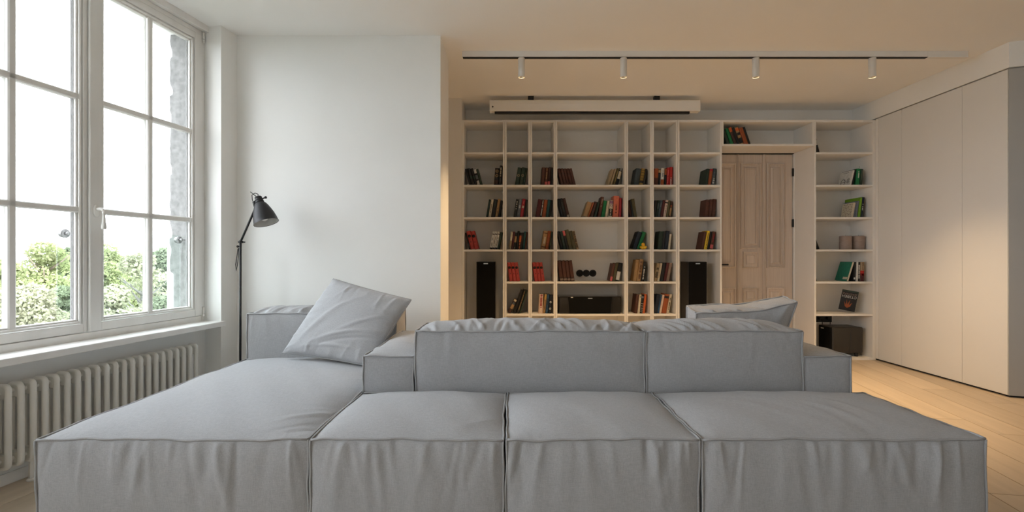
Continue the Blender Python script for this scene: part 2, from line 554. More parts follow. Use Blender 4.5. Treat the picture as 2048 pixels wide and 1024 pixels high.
    for z in (2.685, 0.672):
        m = MB(); m.tube([U(0.020, 0.128, z), U(0.020, 0.128, z + 0.022)], 0.0075, 10)
        m.tube([U(0.020, 0.128, z + 0.024), U(0.020, 0.128, z + 0.075)], 0.0075, 10)
        m.build('hinge', M_WHITE, r, fix=True)
    return r
w1 = make_window(OP[0][0], 'window_1')
make_window(OP[1][0], 'added_window_2')  # added out of view to bring daylight onto the sofa front and shelves
make_window(OP[2][0], 'added_window_3')  # likewise unseen, added for more daylight from behind
struct(MB().bbox(-0.012, 1.75, -0.03, 0.15, 0.604, 0.641, 0.003, W).build('trim_3', M_SILL, fix=True))
for k in (1, 2):  # sills of the two added windows
    a, b = OP[k]
    struct(MB().bbox(a - 0.02, b + 0.02, -0.03, 0.15, 0.604, 0.641, 0.003, W).build('trim_%d' % (k + 7), M_SILL, fix=True))

# ---- portals in the openings (they guide the daylight, they give off none)
for a, b in OP:
    l = bpy.data.lights.new('daylight_portal', 'AREA'); l.shape = 'RECTANGLE'
    l.size = b - a; l.size_y = 2.1
    l.cycles.is_portal = True
    o = bpy.data.objects.new('daylight_portal', l); C.objects.link(o)
    o.location = W((a + b) / 2, 0.30, 1.7)
    nin = Vector((-ND.x, -ND.y, 0))
    o.rotation_euler = nin.to_track_quat('-Z', 'Z').to_euler()

# ---- broken old render on the outer reveal of window 1
random.seed(11)
pts = [(0.226, 0.2), (0.226, 2.95)]
z = 2.95; edge = []
while z > 1.02:
    n_ = 0.43 + random.uniform(-0.006, 0.006)
    edge.append((n_, z)); z -= random.uniform(0.02, 0.05)
    if random.random() < 0.13:
        d = random.uniform(0.012, 0.022); hh = random.uniform(0.03, 0.07)
        edge += [(n_ - d * 0.8, z), (n_ - d, z - hh * 0.3), (n_ - d * 0.9, z - hh)]
        z -= hh + 0.01
edge += [(0.425, 1.0), (0.40, 0.985), (0.40, 0.2)]
poly = pts + edge
vs = []; nn = len(poly)
for uu in (0.004, -0.30):
    vs += [W(uu, n_, z_) for n_, z_ in poly]
fs = [tuple(range(nn)), tuple(reversed(range(nn, 2 * nn)))] + [(i, nn + i, nn + (i + 1) % nn, (i + 1) % nn) for i in range(nn)]
struct(MB().add(vs, fs).build('wall_outer_reveal', M_CONC, fix=True))

# ---- glass balustrade outside
def from_px(x, n):
    a = 1024 - x
    o = P0 + ND * n
    u = (a * o.y + 960 * o.x) / (-UD.y * a - 960 * UD.x * 1.0)
    return u
def z_at(u, n, y):
    p = W(u, n); return H + (515 - y) * p.y / F
NB = 0.33
ua, ub = from_px(116, NB), max(0.012, from_px(366, NB))
bal = thing('glass_balustrade', 'clear glass balustrade pane with two steel fixings outside the window', 'balustrade', tuple(W(ub, NB, 0.3)))
zt = z_at(ua, NB, 458)
MB().bbox(ub, ua, NB, NB + 0.012, 0.30, zt, 0.002, W).build('glass_sheet', M_GLASS2, bal, fix=True)
for px, py in ((129, 467), (357, 480)):
    u = from_px(px, NB - 0.02); z = z_at(u, NB, py)
    m = MB()
    d = Vector((ND.x, ND.y, 0)).to_track_quat('Z', 'Y').to_matrix().to_4x4()
    Mx = Matrix.Translation(W(u, NB - 0.030, z)) @ d
    m.lathe([(0.0001, 0), (0.024, 0), (0.026, 0.003), (0.026, 0.012), (0.022, 0.015), (0.022, 0.028), (0.0001, 0.028)], 20, Mx)
    Mx = Matrix.Translation(W(u, NB - 0.052, z)) @ d
    m.lathe([(0.0001, 0), (0.010, 0), (0.011, 0.002), (0.011, 0.024), (0.0001, 0.024)], 14, Mx)
    m.tube([W(u, NB - 0.045, z), W(u - 0.05, NB - 0.045, z)], 0.006, 8)
    m.build('standoff_fixing', M_STEEL2, bal, fix=True)

# ------------------------------------------------------------------ wardrobe and soffit on the right
wr = thing('wardrobe', 'built-in white flush wardrobe of three tall plain doors along the right wall', 'wardrobe', (3.93, 4.6, 0))
WX = 3.93
foot = [(WX + 0.022, 3.80), (5.6, 3.26), (5.6, 5.54), (WX + 0.04, 5.54), (WX + 0.04, 5.188), (WX + 0.022, 5.188)]
MB().prism(foot, 0.017, 2.600).build('carcass', M_WARD, wr, fix=True)
MB().prism([(WX + 0.035, 3.815), (5.6, 3.275), (5.6, 5.54), (WX + 0.04, 5.54)], 0.0, 0.017).build('plinth', M_GAP, wr, fix=True)
MB().prism([(WX + 0.001, 3.797), (5.6, 3.257), (5.6, 3.259), (WX + 0.022, 3.7995), (WX + 0.022, 3.802), (WX + 0.001, 3.802)], 0.017, 2.601).build('end_panel', M_GREYL, wr, fix=True)
for a, b in ((5.1475, 4.843), (4.843, 4.192), (4.192, 3.804)):
    MB().bbox(WX, WX + 0.020, b + 0.0015, a - 0.0015, 0.017, 2.601, 0.0015).build('door_panel', M_WARD, wr, fix=True)
MB().bbox(WX + 0.001, WX + 0.021, 5.151, 5.187, 0.017, 2.601, 0.001).build('filler_strip', M_LACQ, wr, fix=True)
struct(MB().prism([(WX, 3.795), (5.6, 3.255), (5.6, 5.55), (WX, 5.55)], 2.612, CEIL).build('wall_soffit', M_WALL, fix=True))

# ------------------------------------------------------------------ bookcase
S = 185.0; YF = F / S                  # scale and depth of the front
BX = lambda x: (x - 1024) / S
BZ = lambda y: H + (515 - y) / S
YB = 5.535
def unit(x0, x1, tl, tr, rows, label, zbot=0.0, ztop=BZ(240), back=True):
    a, b = BX(x0), BX(x1)
    u = thing('bookcase_unit', label, 'bookcase', ((a + b) / 2, YF, zbot))
    e = 0.0006
    MB().bbox(a + e, a + tl - e, YF, YB, zbot, ztop, 0.0008).build('side_panel', M_LACQ, u)
    MB().bbox(b - tr + e, b - e, YF, YB, zbot, ztop, 0.0008).build('side_panel', M_LACQ, u)
    MB().bbox(a + tl, b - tr, YF, YB, ztop - 0.024, ztop, 0.0008).build('top_panel', M_LACQ, u)
    MB().bbox(a + tl, b - tr, YF, YB, zbot, zbot + 0.022, 0.0008).build('bottom_panel', M_LACQ, u)
    if back:
        MB().box(a + e, b - e, YB, YB + 0.012, zbot, ztop).build('back_panel', M_LACQ, u)
    for y in rows:
        z = BZ(y)
        MB().bbox(a + tl, b - tr, YF + 0.001, YB, z - 0.021, z, 0.0008).build('shelf', M_LACQ, u)
    return u
R = [304.5, 369.5, 434.0, 499.0, 563.4, 628.3]
t1, t2 = 0.020, 0.020
unit(924.5, 1009.4, t1, t2, R[:4], 'white bookcase unit with a tall speaker bay beside the wall block')
unit(1009.6, 1060.2, t2, t2, R, 'first narrow white bookcase unit beside the tall speaker bay')
unit(1060.4, 1110.9, t2, t2, R, 'second narrow white bookcase unit, next to the wide middle unit')
unit(1111.1, 1252.4, t2, t2, R, 'wide middle white bookcase unit holding the black centre speaker')
unit(1252.6, 1303.9, t2, t2, R, 'narrow white bookcase unit holding the yellow duck')
unit(1304.1, 1355.4, t2, t2, R, 'narrow white bookcase unit between duck unit and second tall speaker bay')
unit(1355.6, 1443.9, t2, t1, R[:4], 'white bookcase unit with a tall speaker bay beside the door')
unit(1444.1, 1628.4, 0.018, 0.020, [], 'low white bookcase bridge spanning over the wooden door', zbot=BZ(292.0) , back=True)
unit(1628.6, 1751.8, 0.020, 0.036, R, 'white bookcase end unit between the door and wardrobe')

# ------------------------------------------------------------------ door of bleached pine in the niche
dr = root_struct('door_1', (2.78, 5.575, 0))
DY = 5.575
DX = lambda x: (x - 1024) * DY / F
DZ = lambda y: H + (515 - y) * DY / F
MB().bbox(2.290, 3.256, DY, DY + 0.04, 0.008, 2.306, 0.002).build('door_leaf', M_DOOR, dr)
def rings(x0, x1, z0, z1, prof, cut=0.0):
    """raised panel: rectangles stepping inward; prof = (inset, proud)"""
    m = MB(); vs = []
    for ins, p in prof:
        a, b, c, d = x0 + ins, x1 - ins, z0 + ins, z1 - ins
        vs += [(a, DY - p, c), (b, DY - p, c), (b, DY - p, d), (a, DY - p, d)]
    fs = []
    for i in range(len(prof) - 1):
        for k in range(4):
            l = (k + 1) % 4
            fs.append((4 * i + k, 4 * i + l, 4 * i + 4 + l, 4 * i + 4 + k))
    e = 4 * (len(prof) - 1)
    fs.append((e, e + 1, e + 2, e + 3))
    return m.add(vs, fs)
big = [(0, -0.001), (0.0, 0.016), (0.010, 0.020), (0.016, 0.018), (0.020, 0.004), (0.030, 0.002), (0.046, 0.002), (0.047, 0.010), (0.062, 0.018), (0.066, 0.018), (0.067, 0.010)]
sq = [(0, -0.001), (0.0, 0.016), (0.008, 0.020), (0.014, 0.004), (0.040, 0.004), (0.041, 0.015), (0.048, 0.016), (0.051, 0.006)]
cx = 1502
for (xa, xb) in ((1436, 1471), (1533, 1568)):
    rings(DX(xa), DX(xb), DZ(535.5), DZ(327), big).build('raised_panel', M_DOOR, dr)
    rings(DX(xa), DX(xb), DZ(690), DZ(575), big).build('raised_panel', M_DOOR, dr)
rings(DX(1481), DX(1521), DZ(498), DZ(327), big).build('raised_panel', M_DOOR, dr)
for ya, yb in ((503, 536), (575.5, 606)):
    rings(DX(1485.5), DX(1516.5), DZ(yb), DZ(ya), sq).build('raised_panel', M_DOOR, dr)
rings(DX(1481), DX(1521), DZ(690), DZ(612), big).build('raised_panel', M_DOOR, dr)
for xa, xb in ((1473, 1477.5), (1524.5, 1531)):
    m = MB(); a, b = DX(xa), DX(xb); c = (a + b) / 2
    m.bbox(a, b, DY - 0.012, DY, 0.01, 2.305, 0.004)
    m.bbox(c - 0.006, c + 0.006, DY - 0.020, DY - 0.012, 0.01, 2.305, 0.004)
    m.build('bead', M_DOOR, dr)
for y in (345, 446.5):
    m = MB(); z = DZ(y)
    m.bbox(3.246, 3.264, DY - 0.018, DY - 0.001, z - 0.046, z + 0.046, 0.003)
    m.tube([(3.262, DY - 0.012, z - 0.046), (3.262, DY - 0.012, z + 0.046)], 0.007, 10)
    m.build('hinge', M_BLACK, dr)
m = MB(); z = DZ(529)
m.lathe([(0.0001, 0), (0.025, 0), (0.025, 0.008), (0.0001, 0.008)], 20, Matrix.Translation((2.345, DY - 0.001, z)) @ Matrix.Rotation(PI / 2, 4, 'X'))
m.tube([(2.345, DY - 0.004, z), (2.345, DY - 0.05, z)], 0.010, 10)
m.bbox(2.338, 2.49, DY - 0.062, DY - 0.046, z - 0.010, z + 0.010, 0.003)
m.build('lever_handle', M_BLACK, dr)
struct(MB().bbox(2.276, 3.264, 5.552, DY + 0.05, 2.3085, 2.318, 0.001).build('trim_7', M_GAP))  # near-black strip standing in for the shade in the gap above the door
# ------------------------------------------------------------------ radiator under the sill
rad = thing('radiator', 'cream white column radiator under the window sill', 'radiator', tuple(W(0.8, 0.06, 0)))
def rad_section():
    m = MB()
    n0, n1, za, zb, r = 0.022, 0.082, 0.116, 0.497, 0.0142
    # loop in (n, z) with round corners; local frame: x = u, y = n, z
    path = []
    cr = 0.016
    for (cn, cz, s0) in ((n1 - cr, zb - cr, 0), (n0 + cr, zb - cr, 1), (n0 + cr, za + cr, 2), (n1 - cr, za + cr, 3)):
        for k in range(5):
            th = (s0 + k / 4) * PI / 2
            path.append((0, cn + cr * math.cos(th), cz + cr * math.sin(th)))
    m.tube(path, r, 10, closed=True)
    for z in (zb - 0.028, za + 0.028):                 # flat heads that join front and rear tube
        m.bbox(-0.0118, 0.0118, n0 + 0.002, n1 - 0.002, z - 0.034, z + 0.034, 0.006)
        m.tube([(-0.026, (n0 + n1) / 2, z), (0.026, (n0 + n1) / 2, z)], 0.011, 10)
    return m
sm = rad_section()
rot = math.atan2(UD.y, UD.x)
mesh = None
for k in range(25):
    u = 0.2005 + k * 0.0516
    p = W(u, 0.0, 0)
    if mesh is None:
        # local (x=u, y=n): a mirrored frame, so bake the axes into the mesh
        mb = MB(); mb.v = [tuple(UD * a + ND * b) + (c,) for a, b, c in sm.v]; mb.f = sm.f; mb.s = sm.s
        o = mb.build('section', M_RAD, rad, at=(0, 0, 0), fix=True); mesh = o.data
    else:
        o = bpy.data.objects.new('section', mesh); C.objects.link(o); o.parent = rad
    o.location = Vector(p) - Vector(rad['_w'])
for u in (0.30, 1.16):
    m = MB()
    m.bbox(u - 0.014, u + 0.014, 0.050, 0.064, 0.012, 0.125, 0.002, W)
    m.lathe([(0.022, 0.0), (0.022, 0.006), (0.015, 0.012), (0.0001, 0.012)], 16, Matrix.Translation(W(u, 0.057, 0.0)))
    m.build('foot', M_RAD, rad, fix=True)

# ------------------------------------------------------------------ upholstery
def wob(P, amp=0.0025, seed=0.0):
    x, y, z = P[..., 0], P[..., 1], P[..., 2]
    s = seed
    d = np.stack([np.sin(9.1 * y + 7.3 * z + s) + 0.6 * np.sin(23 * z + 17 * y + 2 * s),
                  np.sin(8.3 * x + 6.1 * z + 1.7 + s) + 0.6 * np.sin(21 * x + 19 * z + s),
                  np.sin(7.7 * x + 8.9 * y + 0.4 + s) + 0.6 * np.sin(25 * x + 18 * y + 3 * s)], -1)
    return P + d * amp
def edge_folds(A, D, L, n, amp, ln, wd, sl, rng, both=True):
    """ridges that start at a seam (D = distance from it) and run inward"""
    h = np.zeros_like(A)
    for i in range(n):
        a = rng.uniform(0.03, 0.97) * L
        l = rng.uniform(*ln); wdt = rng.uniform(*wd); s = rng.uniform(*sl)
        am = amp * rng.uniform(0.35, 1.0) * (1 if rng.uniform() < 0.6 else -0.8)
        curve = rng.uniform(-0.5, 0.5)
        c = a + s * D + curve * D * D
        h += am * np.exp(-((A - c) / (wdt * (1 + D * 2.0))) ** 2) * np.exp(-(D / l) ** 2)
    return h * (1 - np.exp(-D / 0.006))
def surf(lu, lv, res, quick, slow, k=0.035):
    nu = max(4, int(lu / res)); nv = max(4, int(lv / res))
    # denser rows near the seams
    tu = np.linspace(0, 1, nu + 1); tv = np.linspace(0, 1, nv + 1)
    tu = tu - 0.6 * np.sin(2 * PI * tu) / (2 * PI) ; tv = tv - 0.6 * np.sin(2 * PI * tv) / (2 * PI)
    A, B = np.meshgrid(tu * lu, tv * lv, indexing='ij')
    da = np.minimum(A, lu - A); db = np.minimum(B, lv - B)
    q = (1 - np.exp(-da / k)) * (1 - np.exp(-db / k))
    s = (4 * A * (lu - A) / lu ** 2) * (4 * B * (lv - B) / lv ** 2)
    return A, B, quick * q + slow * s
def cushion(part, dims, parent, seed, faces, T=None, res=0.008, pipe=0.0042, pip=True, drop=0.0):
    """box of cloth: faces = {key: dict(q, s, folds=[(edge, n, amp, len, width, slant)], res)}; keys x- x+ y- y+ z- z+"""
    x0, x1, y0, y1, z0, z1 = dims
    rng = np.random.default_rng(seed)
    m = MB()
    ex, ey, ez = np.array([1., 0, 0]), np.array([0, 1., 0]), np.array([0, 0, 1.])
    F6 = {'y-': ((x0, y0, z0), ex, ez, -ey, x1 - x0, z1 - z0), 'y+': ((x1, y1, z0), -ex, ez, ey, x1 - x0, z1 - z0),
          'x-': ((x0, y1, z0), -ey, ez, -ex, y1 - y0, z1 - z0), 'x+': ((x1, y0, z0), ey, ez, ex, y1 - y0, z1 - z0),
          'z+': ((x0, y0, z1), ex, ey, ez, x1 - x0, y1 - y0), 'z-': ((x0, y1, z0), ex, -ey, -ez, x1 - x0, y1 - y0)}
    for key, (o, eu, ev, n, lu, lv) in F6.items():
        d = faces.get(key, faces.get('*', dict(q=0.012, s=0.006)))
        r_ = d.get('res', 0.02)
        A, B, h = surf(lu, lv, r_, d['q'], d.get('s', 0.0), d.get('k', 0.035))
        for (edge, cnt, amp, ln, wd, sl) in d.get('folds', []):
            if edge == 'top': h = h + edge_folds(A, lv - B, lu, cnt, amp, ln, wd, sl, rng)
            if edge == 'bottom': h = h + edge_folds(A, B, lu, cnt, amp, ln, wd, sl, rng)
            if edge == 'left': h = h + edge_folds(B, A, lv, cnt, amp, ln, wd, sl, rng)
            if edge == 'right': h = h + edge_folds(B, lu - A, lv, cnt, amp, ln, wd, sl, rng)
            if edge in ('front', 'back'): pass
        for (ca, cb, ang_, ln, wd, am) in d.get('creases', []):
            ra = (A - ca) * math.cos(ang_) + (B - cb) * math.sin(ang_)
            rb = -(A - ca) * math.sin(ang_) + (B - cb) * math.cos(ang_) + 0.25 * ra * ra / max(ln, 0.01)
            da = np.minimum(A, lu - A); db = np.minimum(B, lv - B)
            h = h + am * np.exp(-(rb / wd) ** 2) * np.exp(-(ra / ln) ** 2) * (1 - np.exp(-np.minimum(da, db) / 0.02))
        P = np.array(o) + A[..., None] * eu + B[..., None] * ev
        P = wob(P, 0.0022, seed) + h[..., None] * n
        if T is not None: P = T(P)
        m.grid(P)
    base = np.array([(x0 + x1) / 2, (y0 + y1) / 2, z0])
    if T is not None: base = T(base[None, None, :])[0, 0]
    c = m.build(part, M_FAB, parent, fix=False)
    if pip:
        p = MB()
        cs = {(i, j, k): np.array([(x0, x1)[i], (y0, y1)[j], (z0, z1)[k]]) for i in (0, 1) for j in (0, 1) for k in (0, 1)}
        for a in cs:
            for ax in range(3):
                if a[ax] == 0:
                    b = list(a); b[ax] = 1; b = tuple(b)
                    A_, B_ = cs[a], cs[b]
                    n = max(8, int(np.linalg.norm(B_ - A_) / 0.03))
                    t = np.linspace(0, 1, n + 1)[:, None]
                    P = wob(A_ * (1 - t) + B_ * t, 0.0022, seed)
                    o = np.zeros(3)
                    for q in range(3):
                        if q != ax: o[q] = (1 if a[q] else -1) * 0.0022
                    P = P + o
                    P = P + 0.0012 * np.sin(np.linspace(0, n * 1.3, n + 1))[:, None] * (np.abs(o) > 0)
                    if T is not None: P = T(P[None])[0]
                    p.tube(P.tolist(), pipe, 6)
        po = p.build('piping', M_PIPE, c, fix=False)
        if '_w' in parent: pass
    return c

sofa = thing('modular_sofa', 'large light grey linen modular sofa with piped square cushions', 'sofa', (0, 2.4, 0))
ZS = 0.43
FRF = lambda n: [('top', n, 0.0085, (0.05, 0.24), (0.007, 0.018), (-0.25, 0.25)), ('top', n // 3, 0.006, (0.15, 0.38), (0.014, 0.03), (-0.3, 0.3))]
def seat(x0, x1, y0, y1, seed, nfold, right=0, left=0, extra=None, q=0.034):
    fz = [('top', 6, 0.003, (0.03, 0.08), (0.008, 0.02), (-0.5, 0.5)), ('bottom', 10, 0.0022, (0.02, 0.06), (0.006, 0.014), (-0.5, 0.5))]
    if right: fz.append(('right', right, 0.004, (0.05, 0.22), (0.008, 0.018), (-0.9, -0.2)))
    if left: fz.append(('left', left, 0.003, (0.03, 0.10), (0.008, 0.018), (0.1, 0.8)))
    zt = dict(q=q, s=0.014, k=0.065, res=0.010, folds=fz)
    if extra: zt['creases'] = extra
    return cushion('seat_cushion', (x0, x1, y0, y1, 0.004, ZS), sofa, seed,
                   {'y-': dict(q=0.016, s=0.010, res=0.006, folds=FRF(nfold) + [('left', 4, 0.003, (0.03, 0.06), (0.01, 0.02), (-0.3, 0.3)), ('right', 4, 0.003, (0.03, 0.06), (0.01, 0.02), (-0.3, 0.3))]),
                    'z+': zt, 'x+': dict(q=0.006, s=0.0, res=0.012, folds=[('top', 10, 0.003, (0.04, 0.15), (0.008, 0.016), (-0.3, 0.3))]),
                    'x-': dict(q=0.006, s=0.0, res=0.012, folds=[('top', 10, 0.003, (0.04, 0.15), (0.008, 0.016), (-0.3, 0.3))]),
                    'y+': dict(q=0.004), 'z-': dict(q=0.0)})
YS = 1.784
seat(-1.764, -0.760, YS, 3.19, 3, 26, right=26)
seat(-0.747, -0.036, YS, 2.40, 8, 22, right=5, left=5)
seat(-0.019, 0.692, YS, 2.40, 13, 20, right=5, left=5)
seat(0.707, 1.757, YS, 2.40, 21, 30, right=12, left=6, extra=[
    (0.52, 0.30, -0.95, 0.20, 0.016, 0.006), (0.62, 0.26, -1.0, 0.18, 0.014, 0.006), (0.44, 0.34, -0.8, 0.16, 0.016, 0.005),
    (0.72, 0.30, -1.05, 0.16, 0.014, 0.005), (0.33, 0.30, -0.8, 0.15, 0.014, 0.004), (0.55, 0.18, -1.1, 0.16, 0.013, 0.004)])
# seats of the far side, mostly hidden behind the back cushions
seat(-0.480, 0.560, 2.705, 3.44, 31, 4)
seat(0.566, 1.448, 2.705, 3.44, 37, 4)
def back(x0, x1, y0, y1, z0, z1, seed, n, slant=(-0.9, 0.1), front='y-', q=0.034):
    other = 'y+' if front == 'y-' else 'y-'
    return cushion('back_cushion', (x0, x1, y0, y1, z0, z1), sofa, seed,
                   {'y-': dict(q=0.012, s=0.012, res=0.010, folds=[('top', n // 2, 0.0025, (0.04, 0.16), (0.008, 0.02), (-0.5, 0.5)), ('left', 6, 0.0025, (0.03, 0.08), (0.008, 0.016), (-0.3, 0.3)), ('right', 6, 0.0025, (0.03, 0.08), (0.008, 0.016), (-0.3, 0.3))]),
                    'z+': dict(q=q, s=0.012, k=0.05, res=0.007, folds=[('bottom', n, 0.0125, (0.06, 0.22), (0.007, 0.016), slant), ('top', n // 2, 0.006, (0.05, 0.15), (0.008, 0.016), (-0.5, 0.5))]),
                    'x-': dict(q=0.008), 'x+': dict(q=0.008), 'y+': dict(q=0.012, s=0.01), 'z-': dict(q=0.0)})
back(-0.478, 0.660, 2.396, 2.700, 0.432, 0.738, 41, 46, (-0.7, 0.7))
back(0.674, 1.450, 2.396, 2.700, 0.432, 0.738, 47, 36, (-1.0, -0.3))
back(-1.764, -0.772, 3.205, 3.46, 0.02, 0.731, 53, 40, (0.2, 0.9))
def arm(x0, x1, y0, y1, seed):
    return cushion('armrest', (x0, x1, y0, y1, 0.02 if x0 > 0 else 0.432, 0.612), sofa, seed,
                   {'y-': dict(q=0.010, s=0.004, res=0.010, folds=[('left', 7, 0.003, (0.03, 0.08), (0.007, 0.014), (-0.3, 0.3)), ('top', 5, 0.002, (0.03, 0.06), (0.008, 0.014), (-0.3, 0.3))]),
                    'z+': dict(q=0.022, s=0.010, k=0.05, res=0.009, folds=[('left', 22, 0.005, (0.05, 0.18), (0.008, 0.016), (-0.4, 0.4)), ('right', 20, 0.005, (0.05, 0.18), (0.008, 0.016), (-0.4, 0.4))]),
                    '*': dict(q=0.008), 'z-': dict(q=0.0)})
arm(-0.738, -0.492, 2.398, 3.20, 61)
arm(1.462, 1.690, 2.398, 3.44, 67)
for x, y in ((-0.62, 2.50), (-0.62, 3.1)):
    MB().bbox(x - 0.10, x + 0.10, y - 0.10, y + 0.10, 0.0, 0.43, 0.004).build('base_block', M_FAB, sofa)

# ------------------------------------------------------------------ loose pillows
def pillow(name, label, cs, thick, seed, nf=14, cre=()):
    """cs: corners bl, br, tr, tl in the world"""
    bl, br, tr, tl = [np.array(c, float) for c in cs]
    r = thing(name, label, 'pillow', tuple((bl + br) / 2))
    nrm = np.cross(br - bl, tl - bl); nrm /= np.linalg.norm(nrm)
    n = 96
    t = np.linspace(0, 1, n + 1); t = t - 0.55 * np.sin(2 * PI * t) / (2 * PI)
    U_, V_ = np.meshgrid(t, t, indexing='ij')
    lu = np.linalg.norm(br - bl); lv = np.linalg.norm(tl - bl)
    # sides pulled in between the corners
    pin = 0.012
    Up = U_ + pin * (0.5 - U_) * 2 * (4 * V_ * (1 - V_)) * np.abs(2 * U_ - 1)
    Vp = V_ + pin * (0.5 - V_) * 2 * (4 * U_ * (1 - U_)) * np.abs(2 * V_ - 1)
    P = ((1 - Up) * (1 - Vp))[..., None] * bl + (Up * (1 - Vp))[..., None] * br + (Up * Vp)[..., None] * tr + ((1 - Up) * Vp)[..., None] * tl
    A, B = U_ * lu, V_ * lv
    da = np.minimum(A, lu - A); db = np.minimum(B, lv - B)
    prof = np.sqrt(np.clip(4 * U_ * (1 - U_), 0, 1)) ** 0.9 * np.sqrt(np.clip(4 * V_ * (1 - V_), 0, 1)) ** 0.9
    rng = np.random.default_rng(seed)
    m = MB()
    for s in (1, -1):
        h = thick * prof
        for D, A_, L in ((db, A, lu), (da, B, lv)):
            h = h + edge_folds(A_, D, L, nf, 0.006, (0.04, 0.14), (0.008, 0.018), (-0.6, 0.6), rng)
        if s == 1:
            for (ca, cb, an, ln, wd, am) in cre:
                ra = (A - ca) * math.cos(an) + (B - cb) * math.sin(an)
                rb = -(A - ca) * math.sin(an) + (B - cb) * math.cos(an) + 0.5 * ra * ra
                h = h + am * np.exp(-(rb / wd) ** 2) * np.exp(-(ra / ln) ** 2) * prof
        Q = P + s * (h * (prof > 0))[..., None] * nrm
        m.grid(Q, flip=(s == -1))
    c = m.build('cover', M_FAB, r)
    p = MB()
    loop = np.concatenate([P[:-1:6, 0], P[-1, :-1:6], P[:0:-6, -1], P[0, :0:-6]])
    p.tube(loop.tolist(), 0.005, 6, closed=True)
    p.build('piping', M_PIPE, r)
    return r
def at(x, y, Y): return ((x - 1024) * Y / F, Y, H + (515 - y) * Y / F)
pillow('throw_pillow', 'square light grey pillow tilted against the chaise backrest', [at(566, 705, 3.02), at(739, 732, 2.80), at(822, 600, 2.96), at(667, 558, 3.13)], 0.095, 5, 12,
       [(0.42, 0.20, 0.35, 0.22, 0.012, 0.010), (0.45, 0.16, 0.30, 0.20, 0.010, -0.010), (0.25, 0.36, 0.9, 0.16, 0.016, 0.007), (0.48, 0.30, 0.6, 0.16, 0.014, 0.008), (0.35, 0.09, 0.1, 0.2, 0.012, 0.006), (0.16, 0.2, 1.0, 0.15, 0.02, 0.006)])
# boxed pillow behind the right back cushion
bp = thing('boxed_pillow', 'grey boxed pillow standing behind the shorter back cushion', 'pillow', (1.36, 2.82, 0.46))
c0 = np.array([1.355, 2.895, 0.475])
Rm = np.array((Matrix.Rotation(math.radians(-3.0), 3, 'Y') @ Matrix.Rotation(math.radians(13), 3, 'X')))
def TP(P):
    L = P - c0
    # right end pulled up and pinched to a corner, middle sagging
    u = L[..., 0] / 0.29
    up = np.clip(L[..., 2] / 0.36, 0, 1)
    dz = up * (0.030 * np.clip(u, 0, 1.2) ** 2 - 0.012 * np.exp(-((u - 0.1) / 0.4) ** 2))
    dx = -0.10 * np.clip(u, 0, 1.2) * (1 - up) * 1.0
    L = L + np.stack([dx, 0 * dz, dz], -1)
    return L @ Rm.T + c0
_s = sofa; 
cushion('cover', (1.355 - 0.285, 1.355 + 0.29, 2.83, 2.96, 0.475, 0.828), bp, 71,
        {'z+': dict(q=0.004, s=0.0, res=0.007, folds=[('bottom', 18, 0.012, (0.04, 0.12), (0.008, 0.018), (-1.2, -0.5)), ('top', 12, 0.010, (0.04, 0.10), (0.010, 0.02), (0.4, 1.1))]),
         'y-': dict(q=0.02, s=0.02, res=0.010, folds=[('top', 12, 0.006, (0.04, 0.12), (0.012, 0.025), (-1.0, -0.2))]),
         'y+': dict(q=0.03, s=0.03, res=0.02, folds=[('top', 8, 0.004, (0.04, 0.12), (0.012, 0.025), (-0.6, 0.6))]),
         '*': dict(q=0.004)}, T=TP, pipe=0.0045)

# ------------------------------------------------------------------ floor lamp
LY = 3.46
def lp(x, y, Y=LY): return Vector(at(x, y, Y))
base = lp(480.5, 900); base.z = 0
lamp = thing('floor_lamp', 'charcoal jointed reading floor lamp in the corner behind the chaise', 'lamp', tuple(base))
MB().lathe([(0.0001, 0), (0.12, 0), (0.123, 0.006), (0.12, 0.018), (0.02, 0.024), (0.012, 0.04), (0.0001, 0.04)], 32, Matrix.Translation(base)).build('base', M_LAMP, lamp)
jt = lp(481, 484)
MB().tube([base + Vector((0, 0, 0.03)), jt], 0.0075, 12).build('pole', M_LAMP, lamp)
m = MB(); top = lp(511, 416)
m.tube([jt + (jt - top).normalized() * 0.01, top], 0.0075, 12)
m.build('arm', M_LAMP, lamp)
m = MB()
m.ball(jt, 0.0125); m.tube([jt + Vector((-0.015, 0, 0)), jt + Vector((0.018, 0, 0))], 0.008, 10)
m.tube([jt + Vector((0.015, 0, 0)), jt + Vector((0.026, 0, 0))], 0.004, 8)
m.bbox(jt.x + 0.022, jt.x + 0.034, jt.y - 0.003, jt.y + 0.003, jt.z - 0.006, jt.z + 0.004, 0.002)
m.build('joint', M_LAMP, lamp)
ax = Vector((0.345, -0.10, -0.93)).normalized()
apx = lp(518.5, 401, LY)
q = ax.to_track_quat('Z', 'Y').to_matrix().to_4x4()
Mx = Matrix.Translation(apx) @ q
outer = [(0.028, 0.018), (0.036, 0.024), (0.048, 0.045), (0.060, 0.075), (0.070, 0.105), (0.078, 0.140), (0.083, 0.172)]
MB().lathe(outer + [(0.0845, 0.174), (0.081, 0.172)] , 40, Mx).build('shade', M_LAMP, lamp)
MB().lathe([(r - 0.0022, z) for r, z in outer], 40, Mx).build('shade_lining', mat('lamp_lining', (0.55, 0.55, 0.53), 0.5), lamp)
m = MB()
m.lathe([(0.0001, -0.030), (0.020, -0.030), (0.024, -0.026), (0.0245, -0.018), (0.022, -0.016), (0.027, -0.010), (0.0275, 0.0), (0.025, 0.002), (0.029, 0.006), (0.029, 0.020), (0.0001, 0.022)], 24, Mx)
m.build('socket', M_LAMP, lamp)
m = MB()
sidev = Vector((0.93, 0, 0.345))
k0 = apx + ax * -0.005
m.tube([k0 + sidev * 0.02, k0 + sidev * 0.046, k0 + sidev * 0.047, k0 + sidev * 0.057], [0.005, 0.005, 0.009, 0.009], 10)
